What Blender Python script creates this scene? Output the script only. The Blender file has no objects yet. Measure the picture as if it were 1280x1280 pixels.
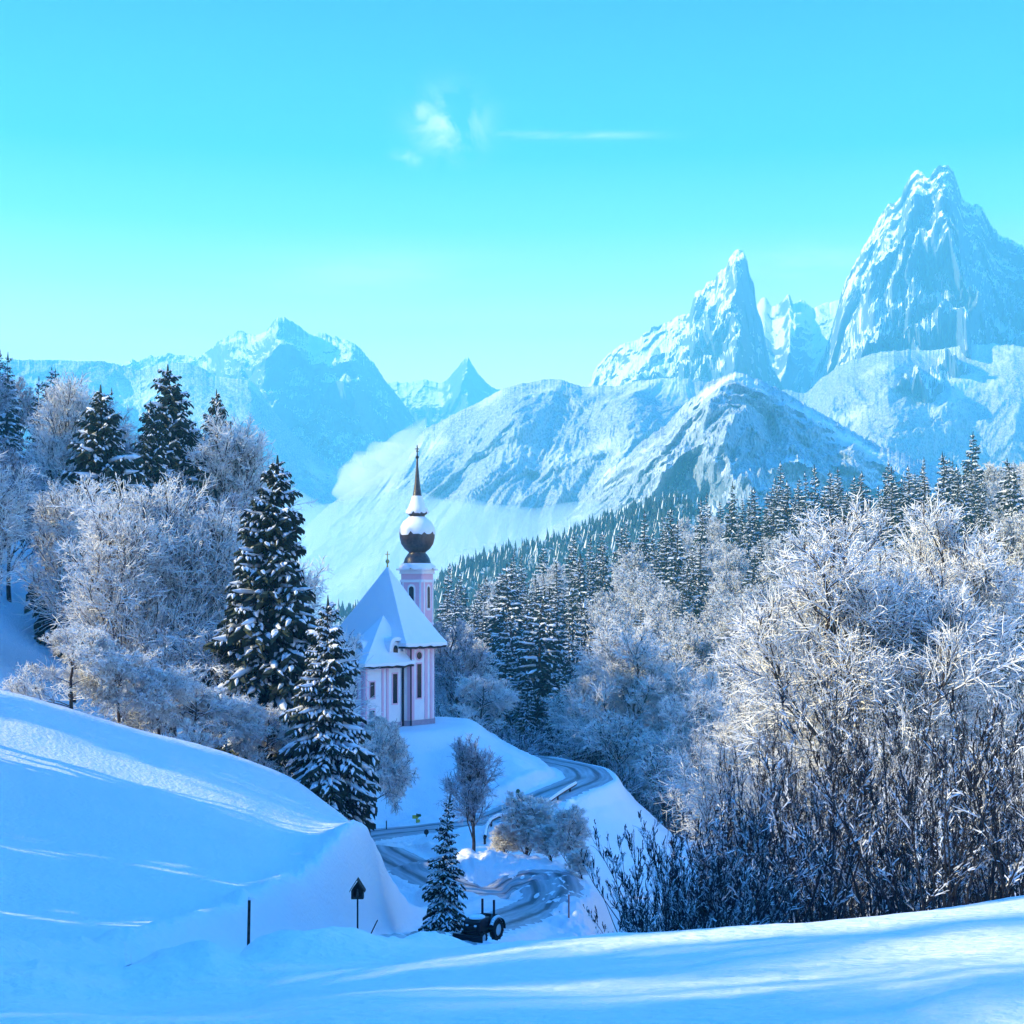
import bpy, bmesh, math, random
import numpy as np
from mathutils import Vector, Matrix
R = math.radians
rng = np.random.default_rng(7)
random.seed(7)
sc = bpy.context.scene
COL = sc.collection

# ------------------------------------------------------------------ camera
F, HY = 1800.0, 740.0                      # focal length and horizon row in photo pixels (photo is 1280 square)
cd = bpy.data.cameras.new("camera"); cam = bpy.data.objects.new("camera", cd); COL.objects.link(cam)
cam.location = (0, 0, 0); cam.rotation_euler = (R(90), 0, 0)
cd.sensor_width = 36; cd.lens = 36 * F / 1280; cd.shift_y = (HY - 640) / 1280
cd.clip_start = 0.1; cd.clip_end = 40000
sc.camera = cam

# ------------------------------------------------------------------ world and sun
SUN_EL, SUN_AZ = 28.0, 100.0                # azimuth: degrees to the left of the view direction
sx, sy, sz = -math.sin(R(SUN_AZ)) * math.cos(R(SUN_EL)), math.cos(R(SUN_AZ)) * math.cos(R(SUN_EL)), math.sin(R(SUN_EL))
w = bpy.data.worlds.new("World"); sc.world = w; w.use_nodes = True
nt = w.node_tree; N = nt.nodes; L = nt.links; N.clear()
def nd(t, **k):
    n = N.new(t)
    for a, b in k.items(): setattr(n, a, b)
    return n
out = nd('ShaderNodeOutputWorld'); bg = nd('ShaderNodeBackground'); L.new(bg.outputs[0], out.inputs[0])
bg.inputs[1].default_value = 0.08
sky = nd('ShaderNodeTexSky'); sky.sky_type = 'NISHITA'; sky.sun_disc = False
sky.sun_elevation = R(SUN_EL); sky.sun_rotation = R(360 - SUN_AZ); sky.air_density = 1.0; sky.dust_density = 0.6
tc = nd('ShaderNodeTexCoord'); sep = nd('ShaderNodeSeparateXYZ'); L.new(tc.outputs['Generated'], sep.inputs[0])
ramp = nd('ShaderNodeValToRGB'); L.new(sep.outputs['Z'], ramp.inputs[0])
stops = [(0.0, (.10, .46, .95)), (.09, (.22, .62, 1.0)), (.13, (1.45, 1.15, 1.05)), (.165, (1.15, 1.08, 1.05)), (.205, (.58, .84, 1.0)), (.245, (.20, .60, .97)),
         (.29, (.035, .36, .95)), (.375, (.012, .18, .95)), (.55, (.010, .22, 1.0)), (.9, (.004, .20, 1.1))]
cr = ramp.color_ramp; cr.elements[0].position = 0; cr.elements[0].color = stops[0][1] + (1,)
cr.elements[1].position = 1; cr.elements[1].color = (.02, .16, .8, 1)
for p, c in stops[1:]:
    e = cr.elements.new(p); e.color = c + (1,)
def vm(op, a, b=None, s=None):
    n = nd('ShaderNodeVectorMath', operation=op)
    if isinstance(a, (tuple, list)): n.inputs[0].default_value = a
    else: L.new(a, n.inputs[0])
    if b is not None:
        if isinstance(b, (tuple, list)): n.inputs[1].default_value = b
        else: L.new(b, n.inputs[1])
    if s is not None: n.inputs['Scale'].default_value = s
    return n
def ma(op, a, b=None, c=None, clamp=False):
    n = nd('ShaderNodeMath', operation=op); n.use_clamp = clamp
    for i, v in enumerate((a, b, c)):
        if v is None: continue
        if isinstance(v, (int, float)): n.inputs[i].default_value = v
        else: L.new(v, n.inputs[i])
    return n.outputs[0]
# clouds: noise on the sky direction, each wisp bounded by a soft ellipse round its own direction
def wisp(px, py, wx, wy, scale, lo, hi, gain, seed):
    dx, dz = (px - 640) / F, (HY - py) / F
    inv = ma('DIVIDE', 1.0, ma('MAXIMUM', sep.outputs['Y'], .05))
    u = ma('MULTIPLY', sep.outputs['X'], inv); v = ma('MULTIPLY', sep.outputs['Z'], inv)
    a = ma('POWER', ma('DIVIDE', ma('SUBTRACT', u, dx), wx / F), 2.0); a = ma('ABSOLUTE', a)
    b = ma('ABSOLUTE', ma('POWER', ma('DIVIDE', ma('SUBTRACT', v, dz), wy / F), 2.0))
    m = ma('EXPONENT', ma('MULTIPLY', ma('ADD', a, b), -1.0))
    m = ma('MULTIPLY', m, ma('GREATER_THAN', sep.outputs['Y'], .05))
    mp = nd('ShaderNodeMapping'); L.new(tc.outputs['Generated'], mp.inputs[0])
    mp.inputs['Scale'].default_value = scale; mp.inputs['Location'].default_value = (seed, seed * .7, seed * 1.3)
    nz = nd('ShaderNodeTexNoise'); L.new(mp.outputs[0], nz.inputs['Vector']); nz.inputs['Scale'].default_value = 1
    nz.inputs['Detail'].default_value = 8; nz.inputs['Roughness'].default_value = .6; nz.inputs['Distortion'].default_value = .4
    mr = nd('ShaderNodeMapRange'); L.new(nz.outputs[0], mr.inputs[0]); mr.inputs[1].default_value = lo; mr.inputs[2].default_value = hi
    return ma('MULTIPLY', ma('MULTIPLY', mr.outputs[0], m), gain, clamp=True)
cl = wisp(562, 155, 38, 34, (26, 20, 30), .43, .60, .95, 3.1)
for args in ((530, 140, 22, 16, (40, 30, 44), .42, .62, .55, 5.2), (510, 197, 16, 10, (50, 30, 60), .40, .6, .5, 9.0),
             (715, 169, 85, 5, (14, 10, 90), .34, .6, .55, 1.7), (460, 350, 150, 34, (8, 6, 70), .36, .62, .55, 6.6),
             (560, 408, 330, 16, (7, 6, 60), .28, .55, .85, 8.8), (210, 404, 60, 8, (14, 10, 80), .3, .6, .7, 2.9),
             (1010, 330, 90, 22, (16, 10, 60), .36, .6, .5, 4.4)):
    cl = ma('MAXIMUM', cl, wisp(*args))
mx = nd('ShaderNodeMix', data_type='RGBA'); L.new(cl, mx.inputs[0]); L.new(ramp.outputs[0], mx.inputs[6]); mx.inputs[7].default_value = (.86, .93, 1.05, 1)
sc10 = vm('SCALE', mx.outputs[2], s=9.6)
tint = vm('MULTIPLY', sky.outputs[0], (.15, .8, 1.0))
mx2 = nd('ShaderNodeMix', data_type='RGBA'); mx2.inputs[0].default_value = .08
L.new(sc10.outputs[0], mx2.inputs[6]); L.new(tint.outputs[0], mx2.inputs[7]); L.new(mx2.outputs[2], bg.inputs[0])

sd = bpy.data.lights.new("sun", 'SUN'); sun = bpy.data.objects.new("sun", sd); COL.objects.link(sun)
sd.energy = 5.0; sd.angle = R(0.5); sd.color = (1.0, .85, .47)
sun.rotation_euler = Vector((sx, sy, sz)).to_track_quat('Z', 'Y').to_euler(); sun.location = (-60, -20, 60)
sc.view_settings.view_transform = 'Standard'; sc.view_settings.look = 'None'
sc.view_settings.exposure = 1.02; sc.view_settings.gamma = 1.0; sc.view_settings.use_curve_mapping = False
sc.render.engine = 'CYCLES'
cy = sc.cycles
cy.use_denoising = True; cy.max_bounces = 8; cy.diffuse_bounces = 3; cy.glossy_bounces = 2; cy.volume_bounces = 5
cy.transmission_bounces = 2; cy.caustics_reflective = False; cy.caustics_refractive = False
cy.use_adaptive_sampling = True; cy.adaptive_threshold = 0.02

# ------------------------------------------------------------------ materials
def mat(name, col, rough=.7, metal=0.0, noise=None, bump=None, col2=None, spec=.3):
    m = bpy.data.materials.new(name); m.use_nodes = True
    t = m.node_tree; b = t.nodes['Principled BSDF']
    b.inputs['Base Color'].default_value = tuple(col) + (1,); b.inputs['Roughness'].default_value = rough; b.inputs['Metallic'].default_value = metal
    b.inputs['Specular IOR Level'].default_value = spec
    if noise or bump:
        g = t.nodes.new('ShaderNodeNewGeometry')
    if noise:
        n = t.nodes.new('ShaderNodeTexNoise'); n.inputs['Scale'].default_value = noise[0]; n.inputs['Detail'].default_value = 5
        t.links.new(g.outputs['Position'], n.inputs['Vector'])
        r = t.nodes.new('ShaderNodeValToRGB'); r.color_ramp.elements[0].position = noise[1]; r.color_ramp.elements[1].position = noise[2]
        r.color_ramp.elements[0].color = tuple(col) + (1,); r.color_ramp.elements[1].color = tuple(col2) + (1,)
        t.links.new(n.outputs[0], r.inputs[0]); t.links.new(r.outputs[0], b.inputs['Base Color'])
    if bump:
        n2 = t.nodes.new('ShaderNodeTexNoise'); n2.inputs['Scale'].default_value = bump[0]; n2.inputs['Detail'].default_value = 6
        t.links.new(g.outputs['Position'], n2.inputs['Vector'])
        bp = t.nodes.new('ShaderNodeBump'); bp.inputs['Strength'].default_value = bump[1]; bp.inputs['Distance'].default_value = bump[2]
        t.links.new(n2.outputs[0], bp.inputs['Height']); t.links.new(bp.outputs[0], b.inputs['Normal'])
    return m
M = {}
M['snow'] = mat('snow', (.86, .88, .90), .55, bump=(6.0, .7, .09), noise=(.35, .35, .7), col2=(.82, .85, .89))
M['snowpad'] = mat('snow_pad', (.86, .88, .91), .6)
M['needle'] = mat('needles', (.012, .022, .020), .8, noise=(2.2, .35, .7), col2=(.05, .065, .03))
M['bark'] = mat('bark', (.045, .032, .026), .9, noise=(5, .4, .6), col2=(.10, .075, .055))
M['darkbark'] = mat('sapling_bark', (.012, .013, .018), .9, noise=(4, .4, .7), col2=(.03, .03, .035))
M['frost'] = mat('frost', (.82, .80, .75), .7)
M['frost3'] = mat('shade_dimmed_frost', (.46, .47, .50), .8)  # darker copy of the frost: shade of the dim trees put into its colour
M['frost2'] = mat('thin_frost', (.30, .31, .34), .8)
def snowtop(name, under, lo, hi):
    m = mat(name, under, .85); t = m.node_tree; b = t.nodes['Principled BSDF']
    g = t.nodes.new('ShaderNodeNewGeometry'); s = t.nodes.new('ShaderNodeSeparateXYZ'); t.links.new(g.outputs['Normal'], s.inputs[0])
    n = t.nodes.new('ShaderNodeTexNoise'); n.inputs['Scale'].default_value = 2.5; t.links.new(g.outputs['Position'], n.inputs['Vector'])
    a = t.nodes.new('ShaderNodeMath'); a.operation = 'MULTIPLY_ADD'; t.links.new(n.outputs[0], a.inputs[0]); a.inputs[1].default_value = 1.0; t.links.new(s.outputs['Z'], a.inputs[2])
    r = t.nodes.new('ShaderNodeMapRange'); t.links.new(a.outputs[0], r.inputs[0]); r.inputs[1].default_value = lo; r.inputs[2].default_value = hi
    x = t.nodes.new('ShaderNodeMix'); x.data_type = 'RGBA'; t.links.new(r.outputs[0], x.inputs[0])
    x.inputs[6].default_value = tuple(under) + (1,); x.inputs[7].default_value = (.85, .87, .9, 1); t.links.new(x.outputs[2], b.inputs['Base Color'])
    return m
M['limb'] = snowtop('snowy_limb', (.05, .036, .03), .75, 1.05)
M['saplimb'] = snowtop('snowy_sapling', (.012, .013, .018), .72, 1.0)
M['brush'] = snowtop('snowy_brush', (.04, .03, .028), .6, .95)
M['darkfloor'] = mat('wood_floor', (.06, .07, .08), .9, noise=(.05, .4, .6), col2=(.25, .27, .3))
M['pink'] = mat('pink_plaster', (.86, .50, .58), .8, noise=(1.5, .3, .8), col2=(.80, .44, .52))
M['white'] = mat('white_plaster', (.90, .84, .82), .8, noise=(1.2, .3, .8), col2=(.80, .75, .77))
M['stone'] = mat('plinth_stone', (.45, .33, .38), .9, noise=(3, .3, .7), col2=(.35, .27, .31))
M['glass'] = mat('dark_glass', (.012, .014, .02), .15, spec=.5)
M['shingle'] = mat('dark_shingle', (.028, .017, .018), .35, noise=(3.5, .35, .65), col2=(.075, .045, .042), bump=(9, .5, .03), spec=.6)
M['fascia'] = mat('dark_eave_wood', (.03, .02, .022), .8)
M['gold'] = mat('gilded_metal', (.55, .36, .12), .35, metal=.8)
M['iron'] = mat('dark_iron', (.02, .02, .024), .5)
M['wood'] = mat('dark_weathered_wood', (.035, .025, .02), .85, noise=(14, .4, .6), col2=(.07, .05, .04))
M['tyre'] = mat('tyre_rubber', (.008, .008, .009), .8)
M['paint'] = mat('black_machine_paint', (.008, .01, .014), .45)
M['hub'] = mat('pale_wheel_hub', (.55, .58, .62), .4)
M['yellow'] = mat('yellow_sign_paint', (.55, .5, .08), .5)
M['green'] = mat('green_sign_paint', (.06, .12, .05), .5)
M['red'] = mat('faded_red_paint', (.45, .16, .14), .6)
M['lamp'] = mat('headlamp_glass', (.7, .75, .8), .1)

# road: packed snow with ruts along the strip (u along, v across)
def road_mat():
    m = mat('packed_snow_road', (.3, .34, .4), .5); t = m.node_tree; b = t.nodes['Principled BSDF']; n_ = t.nodes.new; l = t.links.new
    uv = n_('ShaderNodeUVMap'); mp = n_('ShaderNodeMapping'); l(uv.outputs[0], mp.inputs[0]); mp.inputs['Scale'].default_value = (.22, 2.6, 1)
    n = n_('ShaderNodeTexNoise'); n.inputs['Scale'].default_value = 1; n.inputs['Detail'].default_value = 4; l(mp.outputs[0], n.inputs['Vector'])
    sp = n_('ShaderNodeSeparateXYZ'); l(uv.outputs[0], sp.inputs[0])
    def m2(op, a, c):
        q = n_('ShaderNodeMath'); q.operation = op
        for i, v in enumerate((a, c)):
            if isinstance(v, (int, float)): q.inputs[i].default_value = v
            else: l(v, q.inputs[i])
        return q.outputs[0]
    av = m2('ABSOLUTE', sp.outputs['Y'], 0); tr_ = m2('ABSOLUTE', m2('SUBTRACT', av, .95), 0)     # distance from a wheel track
    k = m2('MULTIPLY', m2('SUBTRACT', .42, tr_), 1.1); k2 = m2('SUBTRACT', n.outputs[0], m2('MAXIMUM', k, 0.0))
    r = n_('ShaderNodeValToRGB'); e = r.color_ramp.elements; e[0].position = .12; e[0].color = (.09, .10, .12, 1); e[1].position = .66; e[1].color = (.48, .52, .57, 1)
    l(k2, r.inputs[0]); l(r.outputs[0], b.inputs['Base Color'])
    bp = n_('ShaderNodeBump'); bp.inputs['Strength'].default_value = .5; bp.inputs['Distance'].default_value = .08; l(k2, bp.inputs['Height']); l(bp.outputs[0], b.inputs['Normal'])
    return m
M['road'] = road_mat()

# mountains: snow lying on gentler faces, rock on steep ones, frosted forest on the lower ones
def mountain_mat(name, rock, forest, scale, lo, hi, rockcol=(.11, .15, .19)):
    m = mat(name, (.8, .82, .85), .8); t = m.node_tree; b = t.nodes['Principled BSDF']; n_ = t.nodes.new; l = t.links.new
    g = n_('ShaderNodeNewGeometry'); s = n_('ShaderNodeSeparateXYZ'); l(g.outputs['Normal'], s.inputs[0])
    n = n_('ShaderNodeTexNoise'); n.inputs['Scale'].default_value = scale; n.inputs['Detail'].default_value = 9; n.inputs['Roughness'].default_value = .65
    mp = n_('ShaderNodeMapping'); mp.inputs['Scale'].default_value = (1, 1, .85); l(g.outputs['Position'], mp.inputs[0]); l(mp.outputs[0], n.inputs['Vector'])
    a = n_('ShaderNodeMath'); a.operation = 'MULTIPLY_ADD'; l(n.outputs[0], a.inputs[0]); a.inputs[1].default_value = 1.1; l(s.outputs['Z'], a.inputs[2])
    r = n_('ShaderNodeMapRange'); r.interpolation_type = 'SMOOTHSTEP'; l(a.outputs[0], r.inputs[0]); r.inputs[1].default_value = lo; r.inputs[2].default_value = hi
    x = n_('ShaderNodeMix'); x.data_type = 'RGBA'; l(r.outputs[0], x.inputs[0]); x.inputs[6].default_value = rockcol + (1,); x.inputs[7].default_value = (.84, .86, .88, 1)
    colr = x.outputs[2]
    if forest:
        v = n_('ShaderNodeTexVoronoi'); v.inputs['Scale'].default_value = forest[0]; mp2 = n_('ShaderNodeMapping'); mp2.inputs['Scale'].default_value = (1, .6, .5)
        l(g.outputs['Position'], mp2.inputs[0]); l(mp2.outputs[0], v.inputs['Vector'])
        vr = n_('ShaderNodeValToRGB'); e = vr.color_ramp.elements; e[0].position = .1; e[0].color = (.10, .14, .18, 1); e[1].position = .75; e[1].color = (.40, .46, .52, 1)
        l(v.outputs['Distance'], vr.inputs[0])
        fn = n_('ShaderNodeTexNoise'); fn.inputs['Scale'].default_value = forest[1]; fn.inputs['Detail'].default_value = 6; l(g.outputs['Position'], fn.inputs['Vector'])
        fr = n_('ShaderNodeMapRange'); l(fn.outputs[0], fr.inputs[0]); fr.inputs[1].default_value = forest[2]; fr.inputs[2].default_value = forest[3]
        y = n_('ShaderNodeMix'); y.data_type = 'RGBA'; l(fr.outputs[0], y.inputs[0]); l(vr.outputs[0], y.inputs[6]); l(colr, y.inputs[7]); colr = y.outputs[2]
    l(colr, b.inputs['Base Color'])
    bp = n_('ShaderNodeBump'); bp.inputs['Strength'].default_value = .7; bp.inputs['Distance'].default_value = 1 / scale * .35; l(n.outputs[0], bp.inputs['Height']); l(bp.outputs[0], b.inputs['Normal'])
    return m
M['alp'] = mountain_mat('alpine_rock_and_snow', False, None, .012, .80, 1.06)
M['alpfar'] = mountain_mat('far_rock_and_snow', False, None, .008, 1.12, 1.42)
M['wooded'] = mountain_mat('wooded_mountain', True, (.30, .006, .50, .72), .02, .7, 1.1)
M['woodedrock'] = mountain_mat('wooded_rocky_hill', True, (.36, .010, .46, .66), .03, .8, 1.15)

# ------------------------------------------------------------------ mesh helpers
def unit(v): return v / (np.linalg.norm(v, axis=-1, keepdims=True) + 1e-9)
class Buf:
    def __init__(s): s.v = []; s.f = {3: [], 4: []}; s.n = 0; s.mi = {3: [], 4: []}
    def add(s, v, f, mi=0):
        v = np.asarray(v, np.float32).reshape(-1, 3); f = np.asarray(f, np.int64)
        if len(f) == 0: return
        s.v.append(v); s.f[f.shape[1]].append(f + s.n); s.mi[f.shape[1]].append(np.full(len(f), mi, np.int32)); s.n += len(v)
    def mesh(s, name, mats, smooth=False):
        me = bpy.data.meshes.new(name); V = np.concatenate(s.v)
        t = np.concatenate(s.f[3]) if s.f[3] else np.zeros((0, 3), np.int64); q = np.concatenate(s.f[4]) if s.f[4] else np.zeros((0, 4), np.int64)
        mi = np.concatenate(s.mi[3] + s.mi[4])
        me.vertices.add(len(V)); me.vertices.foreach_set('co', V.ravel())
        me.loops.add(t.size + q.size); me.loops.foreach_set('vertex_index', np.concatenate([t.ravel(), q.ravel()]).astype(np.int32))
        me.polygons.add(len(t) + len(q))
        st = np.concatenate([np.arange(len(t)) * 3, len(t) * 3 + np.arange(len(q)) * 4]).astype(np.int32)
        me.polygons.foreach_set('loop_start', st)
        me.polygons.foreach_set('material_index', mi)
        if not isinstance(mats, (list, tuple)): mats = [mats]
        for m in mats: me.materials.append(m)
        me.polygons.foreach_set('use_smooth', np.full(len(t) + len(q), smooth))
        me.update(calc_edges=True)
        return me
    def build(s, name, mats, parent=None, smooth=False, fix=False):
        me_ = s.mesh(name, mats, smooth)
        if fix:
            bm = bmesh.new(); bm.from_mesh(me_); bmesh.ops.recalc_face_normals(bm, faces=bm.faces); bm.to_mesh(me_); bm.free()
        o = bpy.data.objects.new(name, me_); COL.objects.link(o)
        if parent: o.parent = parent
        return o
def tag(o, label=None, cat=None, group=None, kind=None):
    if label: o['label'] = label
    if cat: o['category'] = cat
    if group: o['group'] = group
    if kind: o['kind'] = kind
    return o
def empty(name, loc=(0, 0, 0), rz=0):
    o = bpy.data.objects.new(name, None); COL.objects.link(o); o.location = loc; o.rotation_euler = (0, 0, rz); return o
def dup(root, loc, rz, scale=1, label=None, group=None, sz_=None, tilt=(0, 0)):
    r = root.copy(); COL.objects.link(r); r.location = loc; r.rotation_euler = (tilt[0], tilt[1], rz)
    r.scale = (scale, scale, sz_ or scale)
    if label: r['label'] = label
    if group: r['group'] = group
    for ch in root.children:
        c = ch.copy(); COL.objects.link(c); c.parent = r
    return r
def box(b, c, s, rot=None, mi=0):
    x, y, z = [k / 2 for k in s]
    v = np.array([[i, j, k] for i in (-x, x) for j in (-y, y) for k in (-z, z)])
    if rot is not None: v = v @ np.array(rot).T
    v = v + np.array(c)
    b.add(v, [[0, 1, 3, 2], [4, 6, 7, 5], [0, 4, 5, 1], [2, 3, 7, 6], [0, 2, 6, 4], [1, 5, 7, 3]], mi)
def rotz(a): return np.array([[math.cos(a), -math.sin(a), 0], [math.sin(a), math.cos(a), 0], [0, 0, 1]])
def prism(b, poly, z0, z1, mi=0):
    """vertical prism over a polygon (list of xy, counter-clockwise)"""
    n = len(poly); p = np.array(poly)
    v = np.concatenate([np.c_[p, np.full(n, z0)], np.c_[p, np.full(n, z1)]])
    b.add(v, [[i, (i + 1) % n, n + (i + 1) % n, n + i] for i in range(n)], mi)
    c = p.mean(0); v2 = np.concatenate([v[n:], [[c[0], c[1], z1]]]); b.add(v2, [[i, (i + 1) % n, n] for i in range(n)], mi)
    v3 = np.concatenate([v[:n], [[c[0], c[1], z0]]]); b.add(v3, [[(i + 1) % n, i, n] for i in range(n)], mi)
def segs(b, P0, P1, r0, r1, k=3, mi=0, cap=False):
    """tapered k-sided tubes, vectorised"""
    P0 = np.asarray(P0, float).reshape(-1, 3); P1 = np.asarray(P1, float).reshape(-1, 3); n = len(P0)
    if n == 0: return
    r0 = np.broadcast_to(r0, n); r1 = np.broadcast_to(r1, n)
    d = P1 - P0; d /= np.linalg.norm(d, axis=1, keepdims=True) + 1e-9
    up = np.where(np.abs(d[:, 2:3]) > .9, np.array([[1., 0, 0]]), np.array([[0, 0, 1.]]))
    a = np.cross(d, up); a /= np.linalg.norm(a, axis=1, keepdims=True) + 1e-9; c = np.cross(a, d)
    V = np.zeros((n, 2 * k, 3)); ph = math.pi / 2
    for i in range(k):
        t = 2 * math.pi * i / k + ph; o = a * math.cos(t) + c * math.sin(t)
        V[:, i] = P0 + o * r0[:, None]; V[:, k + i] = P1 + o * r1[:, None]
    f = np.array([[i, (i + 1) % k, k + (i + 1) % k, k + i] for i in range(k)])
    Fc = (np.arange(n)[:, None, None] * 2 * k + f[None]).reshape(-1, 4)
    b.add(V.reshape(-1, 3), Fc, mi)
    if cap:
        W = V[:, k:, :].reshape(-1, 3)
        if k == 4: b.add(W, np.arange(n)[:, None] * 4 + np.arange(4), mi)
        if k == 3: b.add(W, np.arange(n)[:, None] * 3 + np.arange(3), mi)
def lathe(b, prof, n=24, c=(0, 0, 0), mi=0, rot=0, squash=1):
    """prof: list of (radius, z)"""
    p = np.array(prof, float); m = len(p); t = np.arange(n) * 2 * math.pi / n + rot
    V = np.zeros((m, n, 3)); V[:, :, 0] = p[:, :1] * np.cos(t) + c[0]; V[:, :, 1] = p[:, :1] * np.sin(t) * squash + c[1]; V[:, :, 2] = p[:, 1:2] + c[2]
    f = [[i * n + j, i * n + (j + 1) % n, (i + 1) * n + (j + 1) % n, (i + 1) * n + j] for i in range(m - 1) for j in range(n)]
    b.add(V.reshape(-1, 3), f, mi)

def pchip(xk, Y, xq):
    """monotone cubic interpolation of the rows Y (n, m) at xk to xq -> (q, m)"""
    xk = np.asarray(xk, float); Y = np.asarray(Y, float); h = np.diff(xk)[:, None]; d = np.diff(Y, axis=0) / h
    m = np.zeros_like(Y); w1 = 2 * h[1:] + h[:-1]; w2 = h[1:] + 2 * h[:-1]
    ok = d[:-1] * d[1:] > 0
    with np.errstate(divide='ignore', invalid='ignore'):
        mm = (w1 + w2) / (w1 / d[:-1] + w2 / d[1:])
    m[1:-1] = np.where(ok, mm, 0); m[0] = d[0]; m[-1] = d[-1]
    i = np.clip(np.searchsorted(xk, xq) - 1, 0, len(xk) - 2); hh = h[i]; t = ((xq - xk[i]) / hh[:, 0])[:, None]
    return (Y[i] * (2 * t**3 - 3 * t**2 + 1) + m[i] * hh * (t**3 - 2 * t**2 + t) + Y[i + 1] * (-2 * t**3 + 3 * t**2) + m[i + 1] * hh * (t**3 - t**2))
# lattice value noise, vectorised
_tab = np.random.default_rng(3).random((256, 256))
def vnoise(x, y):
    xi = np.floor(x).astype(int); yi = np.floor(y).astype(int); fx = x - xi; fy = y - yi
    fx = fx * fx * (3 - 2 * fx); fy = fy * fy * (3 - 2 * fy); g = lambda a, b: _tab[a & 255, b & 255]
    return (g(xi, yi) * (1 - fx) + g(xi + 1, yi) * fx) * (1 - fy) + (g(xi, yi + 1) * (1 - fx) + g(xi + 1, yi + 1) * fx) * fy
def fbm(x, y, o=5, rough=.5, ridged=False):
    s = 0; a = 1; t = 0
    for k in range(o):
        n = vnoise(x * 2**k + 17.3 * k, y * 2**k + 9.1 * k)
        if ridged: n = 1 - np.abs(2 * n - 1)
        s = s + a * n; t += a; a *= rough
    return s / t

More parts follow.
